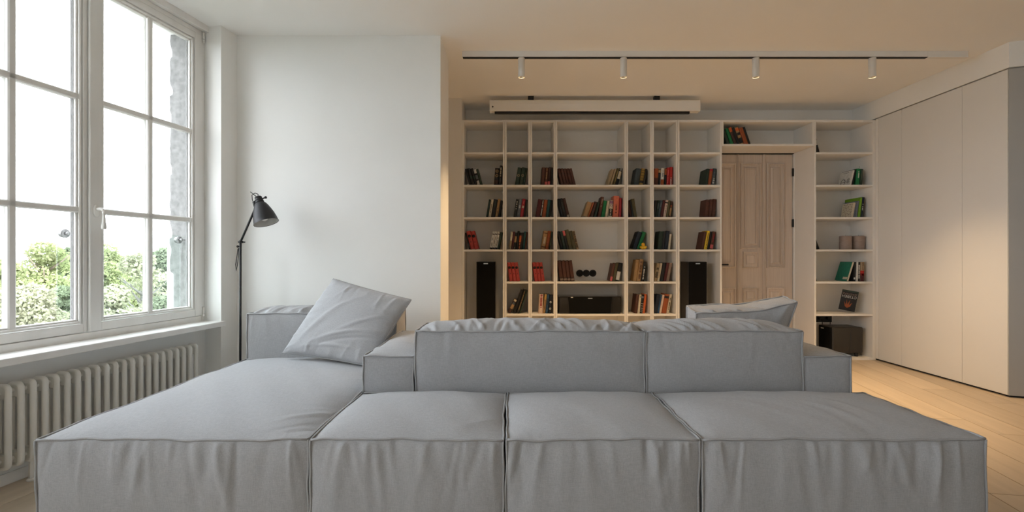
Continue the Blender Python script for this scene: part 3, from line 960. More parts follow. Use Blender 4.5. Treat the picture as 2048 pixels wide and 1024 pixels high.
m.build('thumb_screw', M_LAMP, lamp)
m = MB()
m.tube([k0 - sidev * 0.02, k0 - sidev * 0.036 + Vector((0, 0, -0.006)), top], [0.008, 0.014, 0.009], 10)
m.build('head_joint', M_LAMP, lamp)
MB().ball(apx + ax * 0.125, 0.030, 16, 10).build('bulb', mat('bulb_glass', (0.8, 0.8, 0.78), 0.2), lamp)
m = MB()
b0 = apx - ax * 0.03
loop = [b0 + Vector((0.0, 0, 0)), b0 + Vector((0.0, 0, 0.018)), b0 + Vector((-0.022, 0, 0.026)), b0 + Vector((-0.044, 0, 0.012)), b0 + Vector((-0.042, 0, -0.02)), b0 + Vector((-0.028, 0, -0.055)), b0 + Vector((-0.02, 0.005, -0.075))]
m.tube(loop, 0.0028, 8)
m.tube([b0 + Vector((-0.055, 0, 0.035)), b0 + Vector((-0.012, 0, 0.0))], 0.0028, 8)
m.build('cord', M_LAMP, lamp)
m = MB(); c_ = lp(475.5, 493)
m.ball(c_, 0.009, 10, 8); m.tube([c_, c_ + Vector((0.018, 0, 0))], 0.004, 8)
m.tube([lp(476, 497), lp(473.5, 515), lp(471.5, 529), lp(472.5, 541), lp(475, 530), lp(477, 512), lp(477.5, 496)], 0.003, 8)
m.build('cord_loop', M_LAMP, lamp)

# ------------------------------------------------------------------ track light on the ceiling
SY = 3.96
tr = thing('track_rail', 'long white ceiling track with power feed above the far side of the sofa', 'track', (1.68, SY, CEIL))
xa, xb = (924 - 1024) * SY / F, (1937 - 1024) * SY / F
xm = (1856 - 1024) * SY / F
MB().bbox(xa, xm, SY, SY + 0.036, CEIL - 0.046, CEIL, 0.001).build('rail', M_WHITE, tr)
MB().bbox(xa + 0.006, xm, SY + 0.004, SY + 0.032, CEIL - 0.053, CEIL - 0.0465, 0.001).build('channel', M_BLACK, tr)
MB().bbox(xm, xb, SY - 0.001, SY + 0.037, CEIL - 0.052, CEIL, 0.001).build('feed_box', M_WHITE, tr)
M_TUBE = mat('spot_white', (0.72, 0.71, 0.68), 0.45)
M_REFL = mat('spot_reflector', (0.75, 0.66, 0.50), 0.25, metal=1.0)
M_LED = emit('spot_led', (1.0, 0.72, 0.42), 20.0)
tilts = [(0.0, 0.0), (0.02, 0.0), (0.04, 0.0), (0.05, 0.0)]
words = ['first ceiling track spotlight, nearest the wall block', 'second ceiling track spotlight from the wall block', 'third ceiling track spotlight, nearest the door', 'fourth ceiling track spotlight, nearest the wardrobe']
for i, x in enumerate((1043, 1247, 1511.5, 1744.5)):
    X = (x - 1024) * (SY + 0.018) / F
    zt_ = CEIL - 0.053
    s = thing('track_spotlight', 'white cylinder ' + words[i], 'spotlight', (X, SY + 0.018, zt_), group='spotlights on the ceiling track', world=False)
    r0 = 0.0275
    MB().lathe([(0.0001, 0), (0.0265, 0), (r0, -0.001), (r0, -0.010), (r0 - 0.0012, -0.011), (r0, -0.012), (r0, -0.158), (r0 - 0.002, -0.160), (r0 - 0.003, -0.158), (r0 - 0.003, -0.13)], 28).build('housing', M_TUBE, s, at=(0, 0, 0))
    MB().lathe([(r0 - 0.003, -0.156), (0.014, -0.138)], 24).build('reflector', M_REFL, s, at=(0, 0, 0))
    MB().lathe([(0.014, -0.139), (0.0001, -0.139)], 20).build('lens', M_LED, s, at=(0, 0, 0))
    MB().bbox(-0.018, 0.018, -0.014, 0.014, 0.0, 0.010, 0.001).build('track_adapter', M_WHITE, s, at=(0, 0, 0))
    l = bpy.data.lights.new('spot_lamp', 'SPOT'); l.energy = SPOT_W; l.color = SPOT_COL
    l.spot_size = math.radians(86); l.spot_blend = 1.0; l.shadow_soft_size = 0.02
    lo = bpy.data.objects.new('spot_lamp', l); C.objects.link(lo); lo.parent = s
    lo.location = (0, 0, -0.166)

# ------------------------------------------------------------------ projection screen case
PY = 5.03; sS = F / PY
px_ = lambda x: (x - 1024) / sS
pz_ = lambda y: H + (515 - y) / sS
scr = thing('projection_screen', 'rolled-up white projection screen case hung under the ceiling above the bookcase', 'screen', (px_(1190), PY, pz_(222)))
prof = [(0.0, 0.006), (0.004, 0.0), (0.085, 0.0), (0.092, 0.01), (0.092, 0.112), (0.08, 0.12), (0.02, 0.12), (0.004, 0.105), (0.0, 0.07)]
zb = pz_(221.5); xa, xb = px_(982), px_(1398)
vs = [(x, PY + a, zb + b) for x in (xa, xb) for a, b in prof]
n = len(prof)
MB().add(vs, [tuple(range(n)), tuple(reversed(range(n, 2 * n)))] + [(i, n + i, n + (i + 1) % n, (i + 1) % n) for i in range(n)]).build('case', M_WHITE, scr, fix=True)
for xx in (xa, xb):
    s_ = -1 if xx == xa else 1
    vs = [(x, PY - 0.003 + a * 1.05, zb - 0.002 + b * 1.03) for x in (xx, xx + s_ * 0.014) for a, b in prof]
    MB().add(vs, [tuple(range(n)), tuple(reversed(range(n, 2 * n)))] + [(i, n + i, n + (i + 1) % n, (i + 1) % n) for i in range(n)]).build('end_cap', M_WHITE, scr, fix=True)
MB().tube([(px_(985.5), PY - 0.0055, pz_(213.5)), (px_(985.5), PY + 0.004, pz_(213.5))], 0.0085, 12).build('key_hole', M_BLACK, scr)
MB().bbox(px_(989), px_(1381), PY + 0.02, PY + 0.05, pz_(226), zb + 0.001, 0.002).build('weight_bar', M_BLACK, scr)
for x in (1062, 1316):
    m = MB(); X = px_(x)
    m.bbox(X - 0.03, X + 0.03, PY + 0.03, PY + 0.075, zb + 0.118, CEIL, 0.002)
    m.build('ceiling_bracket', M_BLACK, scr)
# ------------------------------------------------------------------ books
YS_ = YF + 0.055                       # depth of the spines
SB = F / YS_
UNITS = {1: (924.5, 1009.4), 2: (1009.6, 1060.2), 3: (1060.4, 1110.9), 4: (1111.1, 1252.4), 5: (1252.6, 1303.9), 6: (1304.1, 1355.4), 7: (1355.6, 1443.9), 8: (1444.1, 1628.4), 9: (1628.6, 1751.8)}
BAY = {1: 'bay above the first speaker', 2: 'first narrow bay', 3: 'second narrow bay', 4: 'wide middle bay', 5: 'third narrow bay', 6: 'fourth narrow bay', 7: 'bay beside the door', 8: 'bay over the door', 9: 'end bay by the wardrobe'}
ROWN = {1: 'top row', 2: 'second row', 3: 'third row', 4: 'fourth row', 5: 'fifth row', 6: 'sixth row'}
ORD = ['first', 'second', 'third', 'fourth', 'fifth', 'sixth', 'seventh', 'eighth', 'ninth', 'tenth', 'eleventh', 'twelfth', 'thirteenth']
PAL = dict(black=(0.014, 0.014, 0.014), soot=(0.022, 0.021, 0.02), green=(0.018, 0.034, 0.024), dgreen=(0.03, 0.05, 0.035), bgreen=(0.01, 0.16, 0.05), lime=(0.16, 0.33, 0.02),
           brown=(0.085, 0.032, 0.02), dbrown=(0.05, 0.022, 0.016), maroon=(0.075, 0.014, 0.014), rust=(0.30, 0.075, 0.022), orange=(0.52, 0.11, 0.03), salmon=(0.62, 0.17, 0.10),
           red=(0.42, 0.025, 0.022), crimson=(0.30, 0.02, 0.03), binder=(0.40, 0.055, 0.045), cream=(0.55, 0.49, 0.37), white=(0.62, 0.61, 0.57), tan=(0.36, 0.22, 0.10), beige=(0.33, 0.25, 0.15),
           olive=(0.085, 0.075, 0.035), grey=(0.13, 0.15, 0.18), slate=(0.045, 0.065, 0.075), teal=(0.02, 0.075, 0.08), navy=(0.012, 0.018, 0.032), blue=(0.025, 0.07, 0.14), mustard=(0.28, 0.17, 0.035),
           yellow=(0.68, 0.46, 0.03), pink=(0.62, 0.13, 0.13), purple=(0.25, 0.13, 0.22), jade=(0.015, 0.16, 0.105), pcream=(0.62, 0.47, 0.38), gold=(0.42, 0.27, 0.07), taupe=(0.25, 0.18, 0.14))
_bm = {}
def bmat(c):
    if c not in _bm:
        _bm[c] = mat('book_' + c, PAL[c], 0.55, noise=0.10, nscale=40, bump=0.05, bscale=300, spec=0.35)
    return _bm[c]
def book(x, z, t, h, d, lean, sgn, col, desc, label, group, dec=(), Y=YS_, edge=None):
    """spine towards -y, pivot at the lowest corner; sgn +1 leans right, -1 leans left"""
    r = thing('book', label, 'book', (x, Y, z), (0, lean * sgn, 0), group, world=False)
    m = MB(); b = 0.0022; cv = min(0.0025, t * 0.18)
    x0, x1 = (-t, 0) if sgn > 0 else (0, t)
    # cover: two boards and a slightly round spine, in outline seen from above
    se = min(0.009, t * 0.3)
    k = [(x0, se), (x0 + t * 0.10, se * 0.35), (x0 + t * 0.30, 0), (x0 + t * 0.70, 0), (x0 + t * 0.90, se * 0.35), (x1, se), (x1, d), (x1 - cv, d), (x1 - cv, se + 0.002), (x0 + cv, se + 0.002), (x0 + cv, d), (x0, d)]
    n = len(k)
    vs = [(a, b_, 0.0) for a, b_ in k] + [(a, b_, h) for a, b_ in k]
    fs = [(i, (i + 1) % n, n + (i + 1) % n, n + i) for i in range(n)]
    capi = [(0, 1, 9), (1, 2, 9), (2, 3, 8), (2, 8, 9), (3, 4, 8), (4, 5, 8), (5, 6, 7, 8), (0, 9, 10, 11)]
    fs += [tuple(reversed(c)) for c in capi] + [tuple(n + i for i in c) for c in capi]
    m.add(vs, fs); m.build('cover', bmat(col), r, at=(0, 0, 0), fix=True)
    MB().box(x0 + cv, x1 - cv, se + 0.002, d - 0.003, 0.003, h - 0.003).build('page_block', M_PAGE, r, at=(0, 0, 0))
    rd = random.Random(int(x * 1000) + int(z * 100))
    for de in dec:
        kind, c = de[0], de[1]
        if kind == 'band':                       # colour block across the spine
            MB().prism([(x0 + t * 0.02, se * 0.8), (x0 + t * 0.10, se * 0.35 - 0.0006), (x0 + t * 0.30, -0.0006), (x0 + t * 0.70, -0.0006), (x0 + t * 0.90, se * 0.35 - 0.0006), (x1 - t * 0.02, se * 0.8)], h * de[2], h * de[3]).build('spine_label', bmat(c), r, at=(0, 0, 0))
        elif kind == 'ribs':
            q = MB()
            for fz in de[2]: q.box(x0 + t * 0.08, x1 - t * 0.08, -0.0012, 0.003, h * fz - 0.002, h * fz + 0.002)
            q.build('spine_bands', bmat(c), r, at=(0, 0, 0))
        elif kind == 'title':                    # a line of lettering too small to read
            q = MB(); z0, z1 = h * de[2], h * de[3]; wd = t * (de[4] if len(de) > 4 else 0.34)
            cx_ = (x0 + x1) / 2; zz = z0
            while zz < z1:
                l_ = rd.uniform(0.004, 0.008)
                if rd.random() < 0.85: q.box(cx_ - wd * rd.uniform(0.35, 0.5), cx_ + wd * rd.uniform(0.35, 0.5), -0.0007, 0.003, zz, zz + l_)
                zz += l_ + 0.002
            q.build('spine_lettering', bmat(c), r, at=(0, 0, 0))
        elif kind == 'disc':                     # finger ring and small stud of a binder
            q = MB()
            Mx = Matrix.Translation(((x0 + x1) / 2, 0.0002, h * 0.72)) @ Matrix.Rotation(PI / 2, 4, 'X')
            q.lathe([(t * 0.40, -0.0005), (t * 0.40, 0.001), (0.0001, 0.001)], 16, Mx)
            Mx = Matrix.Translation(((x0 + x1) / 2, 0.0002, h * 0.40)) @ Matrix.Rotation(PI / 2, 4, 'X')
            q.lathe([(t * 0.13, -0.0005), (t * 0.13, 0.001), (0.0001, 0.001)], 10, Mx)
            q.build('finger_ring', bmat(c), r, at=(0, 0, 0))
        elif kind == 'dots':                     # round ornaments on the spine
            q = MB()
            for fz in de[2]:
                Mx = Matrix.Translation(((x0 + x1) / 2, 0.0002, h * fz)) @ Matrix.Rotation(PI / 2, 4, 'X')
                q.lathe([(t * 0.20, 0.0006), (t * 0.34, 0.0009), (t * 0.34, -0.0005)], 14, Mx)
            q.build('spine_ornament', bmat(c), r, at=(0, 0, 0))
        elif kind == 'ring':                     # line drawing on the visible cover board
            q = MB()
            Mx = Matrix.Translation((x0 - 0.0004, d * 0.62, h * 0.27)) @ Matrix.Rotation(-PI / 2, 4, 'Y')
            q.lathe([(0.030, 0), (0.037, 0.0002), (0.037, -0.0004)], 24, Mx)
            q.box(x0 - 0.0006, x0, d * 0.62 - 0.03, d * 0.62 + 0.03, h * 0.27 - 0.002, h * 0.27 + 0.002)
            for a_ in range(9):
                th = a_ * 2 * PI / 9
                q.add([(x0 - 0.0006, d * 0.22, h * 0.33), (x0 - 0.0006, d * 0.22 + 0.024 * math.cos(th - 0.15), h * 0.33 + 0.03 * math.sin(th - 0.15)), (x0 - 0.0006, d * 0.22 + 0.024 * math.cos(th + 0.15), h * 0.33 + 0.03 * math.sin(th + 0.15))], [(0, 1, 2)])
            q.box(x0 - 0.0006, x0, d * 0.3, d * 0.75, h * 0.88, h * 0.90)
            q.build('cover_drawing', bmat(c), r, at=(0, 0, 0))
        elif kind == 'flecks':                   # small repeating print on the visible cover board
            q = MB()
            for a_ in range(6):
                for b_ in range(8):
                    yy = d * (0.10 + 0.15 * a_) + rd.uniform(-0.004, 0.004); zz = h * (0.07 + 0.115 * b_) + rd.uniform(-0.003, 0.003); s_ = rd.uniform(0.003, 0.008)
                    q.box(x0 - 0.0006, x0, yy - s_, yy + s_, zz - s_ * 0.7, zz + s_ * 0.7)
            q.build('cover_print', bmat(c), r, at=(0, 0, 0))
        elif kind == 'patch':                    # sticker on the visible cover board
            MB().box(x0 - 0.0008, x0, d * de[2], d * de[3], h * de[4], h * de[5]).build('cover_patch', bmat(c), r, at=(0, 0, 0))
        elif kind == 'ribbon':
            MB().tube([((x0 + x1) / 2, 0.02, h - 0.002), ((x0 + x1) / 2 + 0.002, 0.0, h + 0.010), ((x0 + x1) / 2 - 0.003, -0.004, h + 0.028)], 0.0012, 6).build('bookmark_ribbon', bmat(c), r, at=(0, 0, 0))
    return r
def cell(u, row, left=(), right=(), la=12, ra=10, pad=0.0):
    """left: books from the side panel inward; right: books as seen from left to right, the last stands at the panel"""
    a = BX(UNITS[u][0]) + 0.022; b = BX(UNITS[u][1]) - (0.038 if u == 9 else 0.022)
    z = BZ(R[row - 1]) if u != 8 else BZ(292.0) + 0.022
    total = len(left) + len(right)
    grp = 'books, %s of the %s' % (ROWN[row], BAY[u])
    place = []
    prev = None
    for bk in left:
        t, h = bk[0] / SB, bk[1] / SB
        o = bk[4] if len(bk) > 4 else {}
        an = math.radians(o.get('a', la))
        if prev is None:
            x = a + h * math.sin(an) + 0.0015
        else:
            px0, pt, ph, pa = prev
            hh = min(ph * math.cos(pa), h * math.cos(an))
            edge = px0 + pt * math.cos(pa) + pt * math.sin(pa) * 0 - (hh - pt * math.sin(pa)) * math.tan(pa)
            x = max(px0 + pt / math.cos(pa), edge + hh * math.tan(an) if an > pa else -9) + 0.0008
        x += o.get('gap', 0) / SB
        prev = (x, t, h, an)
        place.append((x, t, h, an, -1, bk, o))
    rp = []
    prev = None
    for bk in reversed(right):
        t, h = bk[0] / SB, bk[1] / SB
        o = bk[4] if len(bk) > 4 else {}
        an = math.radians(o.get('a', ra))
        if prev is None:
            x = b - h * math.sin(an) - 0.0015 - pad
        else:
            px0, pt, ph, pa = prev
            hh = min(ph * math.cos(pa), h * math.cos(an))
            edge = px0 - pt * math.cos(pa) + (hh - pt * math.sin(pa)) * math.tan(pa)
            x = min(px0 - pt / math.cos(pa), edge - hh * math.tan(an) if an > pa else 9) - 0.0008
        x -= o.get('gap', 0) / SB
        prev = (x, t, h, an)
        rp.append((x, t, h, an, 1, bk, o))
    place += list(reversed(rp))
    for i, (x, t, h, an, sg, bk, o) in enumerate(place):
        if total == 1: lab = '%s book, alone on the %s, %s' % (bk[3], ROWN[row], BAY[u])
        else: lab = '%s book, %s from left, %s, %s' % (bk[3], ORD[i], ROWN[row], BAY[u])
        book(x, z + 0.0004, t, h, o.get('d', 0.135 + 0.03 * ((i * 7 + row * 3 + u) % 4) / 3), an, sg, bk[2], bk[3], lab, grp, o.get('dec', ()), Y=YS_ + o.get('y', 0.0) + 0.004 * ((i * 5 + u) % 3))
T_ = lambda c, a=0.2, b=0.85, w=0.34: ('title', c, a, b, w)
Bd = lambda c, a, b: ('band', c, a, b)
D = lambda *d, **k: dict(dec=d, **k)
RB = lambda c='dbrown': ('ribs', c, (0.1, 0.3, 0.62, 0.9))
bind = (6.9, 37, 'binder', 'red ring binder', D(('disc', 'black')))
# bay 1
cell(1, 2, [(4.5, 34, 'black', 'plain black', {}), (5.5, 35, 'soot', 'black green-banded', D(Bd('dgreen', .38, .55))), (5.5, 35, 'soot', 'black green-banded', D(Bd('dgreen', .38, .55))), (5.2, 34, 'black', 'black white-blocked', D(Bd('white', .04, .28), Bd('white', .72, .97), Bd('grey', .36, .62))), (4.5, 33.5, 'dgreen', 'dark green', {})],
     [(9, 35, 'black', 'thick black round-ornamented', D(('dots', 'tan', (.56, .82)), Bd('dbrown', .08, .3))), (5.6, 40, 'soot', 'tall black cream-lettered', D(T_('cream', .45, .9, .5), T_('grey', .08, .35)))], 15, 4)
cell(1, 3, [], [(4.5, 36, 'green', 'thin dark green', {}), (5, 36, 'cream', 'cream black-lettered', D(T_('black', .25, .75, .3))), (8, 36, 'soot', 'thick black', D(T_('dgreen', .6, .9, .2))), (5.6, 37, 'tan', 'tan', D(T_('brown', .2, .5, .25))), (4, 34, 'black', 'slim black', {})], 0, 9)
cell(1, 4, [(3, 34, 'black', 'thin black', {}), (8, 37, 'binder', 'red ring-binder', D(('disc', 'black'))), (8, 37, 'binder', 'red ring-binder', D(('disc', 'black')))],  # the first, thin black one stands in for the binders' shadow
     [(5, 36, 'white', 'white black-topped', D(Bd('black', .83, .88), T_('black', .2, .7), Bd('black', .01, .1))), (5, 36, 'white', 'white black-topped', D(Bd('black', .83, .88), T_('black', .2, .7), Bd('black', .01, .1))), (5, 36, 'white', 'white black-topped', D(Bd('black', .83, .88), T_('black', .2, .7), Bd('black', .01, .1))), (4.6, 35, 'dgreen', 'dark green', {})], 14, 10)
# bay 2
cell(2, 2, [], [(8, 36, 'dgreen', 'dark green oval-stamped', D(('dots', 'beige', (.55,)))), (8, 36, 'dgreen', 'dark green oval-stamped', D(('dots', 'beige', (.55,)))), (3.5, 35, 'green', 'blackish green', {})], 0, 10)
cell(2, 3, [], [(6, 36.5, 'soot', 'black white-lettered', D(T_('white', .45, .85, .4))), (6.5, 37, 'grey', 'blue-grey', D(T_('white', .5, .68, .6), T_('slate', .1, .4))), (6.5, 37, 'crimson', 'dark red', D(T_('cream', .5, .6, .7), T_('pink', .7, .85, .3))), (4, 36, 'black', 'slim black', {})], 0, 8)
cell(2, 4, [], [(4.5, 36, 'beige', 'pale olive', D(Bd('cream', .5, .95))), (4, 36, 'maroon', 'slim maroon', {}), (4.5, 34, 'black', 'black tan-blocked', D(Bd('tan', .42, .78), T_('cream', .02, .1))), (4.5, 37, 'black', 'slim black', {}), (4.6, 34, 'black', 'orange and black', D(Bd('orange', .42, .82), T_('orange', .05, .4, .6))), (3.6, 34, 'soot', 'blackish', {}), (4.5, 36, 'teal', 'dark teal', {}), (2.6, 35, 'brown', 'thin brown', {})], 0, 6)
cell(2, 5, [(6.9, 38, 'binder', 'red ring-binder', D(('disc', 'black')))] * 3, [], 8)
cell(2, 6, [], [(6, 31, 'dbrown', 'short dark picture-spined', D(Bd('tan', .30, .6), Bd('slate', .6, .74), Bd('cream', .82, .95), a=27)), (5.6, 49, 'black', 'tall black', D(a=19)), (5, 49, 'soot', 'tall black gold-lined', D(T_('gold', .15, .95, .2), a=18)), (2.6, 48, 'dgreen', 'tall thin dark green', D(a=17))], 0, 20)
# bay 3
cell(3, 2, [], [(7, 36, 'brown', 'dark brown', D(RB())), (6, 36, 'brown', 'brown red-footed', D(T_('tan', .35, .95, .4), Bd('pink', .02, .21))), (5, 36.5, 'dbrown', 'blackish red-footed', D(Bd('pink', .02, .23))), (3, 36, 'black', 'thin black', {})], 0, 4)
cell(3, 3, [], [(8, 36, 'maroon', 'thick maroon', {}), (4, 36, 'black', 'black white-lettered', D(T_('white', .1, .92, .5))), (7, 35.5, 'rust', 'orange-brown', {}), (5.5, 35.5, 'teal', 'dark teal', {}), (4, 35, 'black', 'slim black', {})], 0, 8)
cell(3, 4, [], [(8, 37, 'tan', 'brown cream-lettered', D(T_('cream', .3, .7, .45), Bd('brown', .86, .9), Bd('brown', .1, .16))), (6.5, 37, 'rust', 'orange-brown', D(RB('brown'))), (3, 36, 'green', 'thin dark', {})], 0, 9)
cell(3, 5, [(6.6, 38, 'binder', 'red ring-binder', D(('disc', 'black')))] * 3, [], 8)
cell(3, 6, [], [(8, 38.5, 'pcream', 'pale pink red-lettered', D(T_('crimson', .3, .95, .55), a=2.5)), (5, 38.5, 'tan', 'tan', D(Bd('gold', .75, .95), T_('brown', .2, .7), a=6)), (5, 38, 'blue', 'blue', D(T_('navy', .2, .8), a=6)), (6, 37.5, 'navy', 'black white-spotted', D(('dots', 'white', (.25, .6)), a=5))], 0, 5)
# bay 4
cell(4, 2, [(5.6, 34.5, 'brown', 'brown encyclopaedia', D(RB(), Bd('dbrown', .7, .74)))] * 5,
     [(6, 33, 'beige', 'grey-beige', D(a=17)), (4, 34, 'beige', 'slim beige', D(a=16)), (5, 35, 'olive', 'olive', D(T_('gold', .1, .9, .2))), (6, 35, 'black', 'black white-striped', D(Bd('cream', .38, .82), ('dots', 'white', (.92,)), Bd('black', .3, .36)))], 14, 15)
cell(4, 3, [(4, 38, 'black', 'slim black', {}), (6, 38.5, 'soot', 'black', D(T_('slate', .3, .8))), (6, 39, 'dbrown', 'blackish brown', D(T_('cream', .02, .09, .7)))],
     [(9.5, 31, 'beige', 'thick beige', D(Bd('tan', .02, .98), a=19)), (3.5, 31, 'rust', 'thin reddish', D(a=19)), (6, 32, 'dbrown', 'dark brown', D(a=17)), (5, 31, 'green', 'blackish green', D(a=15)), (6, 41, 'brown', 'tall brown', D(T_('taupe', .5, .9), a=10)), (7, 33.5, 'bgreen', 'dark green', D(a=9)), (5, 33, 'cream', 'cream', D(a=8)), (7.5, 34, 'cream', 'cream purple-patterned', D(Bd('purple', .80, .97), ('dots', 'purple', (.70,)), Bd('black', .08, .5), T_('cream', .12, .46), a=6)), (11.5, 43, 'salmon', 'thick orange black-lettered', D(T_('brown', .16, .62, .28), a=3)), (4.6, 39, 'crimson', 'thin dark red', D(a=2))], 14, 9, pad=0.008)
cell(4, 4, [(4.5, 37, 'black', 'slim black', {}), (5.5, 37, 'green', 'blackish green', D(T_('slate', .2, .7))), (5, 38, 'soot', 'black red-topped', D(Bd('pink', .74, 1.0))), (7.5, 40, 'olive', 'dark olive', {}), (6.5, 37.5, 'olive', 'brownish olive', D(T_('soot', .5, .95))), (4.8, 37.5, 'tan', 'tan black-patterned', D(T_('black', .06, .95, .8)))], [], 13)
cell(4, 5, [(7.2, 42, 'dbrown', 'dark brown grey-labelled', D(Bd('brown', .2, .95), Bd('taupe', .04, .13)))] * 4,
     [(5, 36, 'brown', 'brown pink-footed', D(Bd('pink', .02, .26))), (6.2, 36.5, 'olive', 'olive brown', {}), (7.5, 37, 'black', 'black white-striped', D(Bd('white', .06, .52)))], 8, 11)
# bay 5
cell(5, 2, [], [(10, 34, 'slate', 'thick slate green', {}), (7.5, 34, 'mustard', 'mustard black-banded', D(('ribs', 'black', (.28, .42, .58, .74, .88)), Bd('black', .14, .26))), (3.6, 33, 'soot', 'slim dark', {})], 0, 9, pad=0.01)
cell(5, 3, [(5, 33, 'dbrown', 'dark brown', {}), (3, 35, 'black', 'thin black', {}), (6.8, 37, 'olive', 'dark olive', {})], [], 9)
cell(5, 4, [], [(9, 36, 'navy', 'thick black', D(y=0.035)), (6.8, 36.5, 'bgreen', 'dark green', D(y=0.035))], 0, 19, pad=0.012)
cell(5, 5, [], [(7, 43, 'tan', 'olive brown', {}), (8, 44, 'tan', 'tan brown-lettered', D(T_('brown', .12, .9, .6))), (6.4, 39, 'black', 'black white-lettered', D(T_('white', .1, .75, .4)))], 0, 8, pad=0.015)
cell(5, 6, [], [(5.5, 38, 'brown', 'dark leather brown', D(RB('brown'))), (4.6, 37.5, 'cream', 'cream black-marked', D(T_('black', .84, .92))), (5, 37.5, 'black', 'black white-marked', D(('ribs', 'white', (.08, .18, .28, .40, .52)), Bd('grey', .82, .92))), (5.2, 38.5, 'orange', 'orange', {})], 0, 6, pad=0.012)
# bay 6
cell(6, 2, [], [(8, 34, 'rust', 'thick orange-brown', D(Bd('brown', .05, .45))), (5, 33, 'black', 'black tan-topped', D(Bd('tan', .78, .95))), (7, 35, 'white', 'white orange-footed', D(Bd('rust', .0, .35), T_('grey', .5, .9, .4))), (4.5, 34, 'black', 'orange and black', D(Bd('rust', .62, .97))), (5.5, 36, 'red', 'red', D(T_('pink', .1, .9))), (6, 37, 'red', 'taller red', D(T_('white', .04, .4, .4)))], 0, 3, pad=0.006)
cell(6, 3, [], [(5.4, 34, 'black', 'thick black', {}), (4.5, 34.5, 'green', 'blackish green', D(T_('grey', .5, .8))), (5, 34.5, 'slate', 'dark slate', D(T_('grey', .6, .85))), (5.2, 34.5, 'maroon', 'maroon', {}), (6, 35, 'pcream', 'pinkish white', D(Bd('black', .8, .88), T_('grey', .2, .7))), (4.6, 34, 'olive', 'grey green', {}), (3.8, 32, 'dbrown', 'slim dark orange-labelled', D(Bd('tan', .1, .6), Bd('rust', .66, .76)))], 0, 9, pad=0.008)
cell(6, 4, [], [(8.5, 36, 'green', 'thick blackish green', {}), (5, 36.5, 'soot', 'dark', {}), (7, 37, 'navy', 'navy black', D(T_('slate', .2, .9, .2))), (4.4, 31, 'cream', 'slim cream', {})], 0, 6, pad=0.02)
cell(6, 5, [], [(6.5, 36, 'beige', 'beige black-figured', D(T_('black', .2, .75, .8))), (5, 36.5, 'cream', 'cream', D(T_('tan', .2, .6))), (7, 37, 'black', 'black', {}), (5.8, 37, 'maroon', 'maroon', {}), (6, 37, 'taupe', 'brownish olive', {})], 0, 10, pad=0.012)
cell(6, 6, [], [(7, 37.5, 'navy', 'thick navy', {}), (3.8, 37.5, 'blue', 'thin blue', {}), (4.2, 37.5, 'pcream', 'thin cream', {}), (9.5, 38.5, 'rust', 'thick rust black-labelled', D(Bd('black', .78, .9))), (5.6, 38.5, 'cream', 'cream black-lettered', D(T_('black', .2, .8, .4)))], 0, 10, pad=0.012)
# bay 7
cell(7, 2, [], [(5.6, 33.5, 'green', 'blackish green wide-covered', D(d=0.19)), (6.3, 33, 'rust', 'rust red-topped', D(Bd('crimson', .86, 1.0))), (7.2, 34, 'slate', 'slate blue white-lettered', D(T_('white', .06, .4, .5), T_('grey', .5, .8)))], 0, 8, pad=0.004)
cell(7, 3, [], [(7, 35.5, 'brown', 'leather brown', D(RB('dbrown'), Bd('brown', .1, .3), d=0.17)), (6.2, 36, 'brown', 'leather brown', D(RB('dbrown'))), (7, 36.5, 'brown', 'leather brown', D(RB('dbrown')))], 0, 5, pad=0.006)
cell(7, 4, [], [(5, 36, 'brown', 'brown pattern-covered', D(('flecks', 'maroon'), d=0.17)), (5.6, 37.5, 'yellow', 'yellow black-lettered', D(T_('black', .1, .9, .3))), (5.5, 36, 'black', 'black', {}), (6.4, 36, 'brown', 'maroon red-labelled', D(Bd('pink', .04, .26), T_('crimson', .4, .9)))], 0, 10, pad=0.014)
# bay 8 over the door
cell(8, 1, [(7, 33, 'dgreen', 'dark green', {}), (6.5, 35, 'bgreen', 'green', {}), (6, 37, 'dbrown', 'dark red-topped', D(Bd('orange', .74, .98))), (6, 36.5, 'black', 'black', {}), (7, 37, 'tan', 'tan black-blocked', D(Bd('black', .1, .4), Bd('black', .55, .7), Bd('orange', .8, .95))), (8, 36, 'rust', 'rust', {}), (5, 38, 'black', 'slim black', {})], [], 19)
# bay 9
cell(9, 1, [(6, 33, 'black', 'black white-edged', D(Bd('white', .5, .8)))], [], 14)
cell(9, 2, [], [(3.4, 31, 'white', 'white cover-drawn', D(('ring', 'black'), d=0.20, a=13)), (4, 32.5, 'black', 'black', D(a=12, d=0.20)), (8, 33.5, 'bgreen', 'green ribbon-marked', D(T_('white', .45, .85, .3), ('ribbon', 'black'), a=4, d=0.12)), (4, 33, 'dgreen', 'thin dark green', D(a=4, d=0.15))], 0, 5, pad=0.055)
cell(9, 3, [], [(4.5, 29.5, 'cream', 'white brown-printed', D(('flecks', 'taupe'), d=0.17, a=10)), (3, 31, 'grey', 'thin grey', D(d=0.2, a=9)), (4, 33, 'grey', 'pale grey', D(d=0.2, a=8)), (4.5, 40, 'lime', 'large lime green', D(d=0.24, a=6)), (6, 40.5, 'navy', 'large dark white-lettered', D(T_('white', .35, .7, .3), d=0.24, a=6))], 0, 7, pad=0.03)
cell(9, 4, [(5, 25, 'black', 'black slanting', D(a=20))], [], 20)
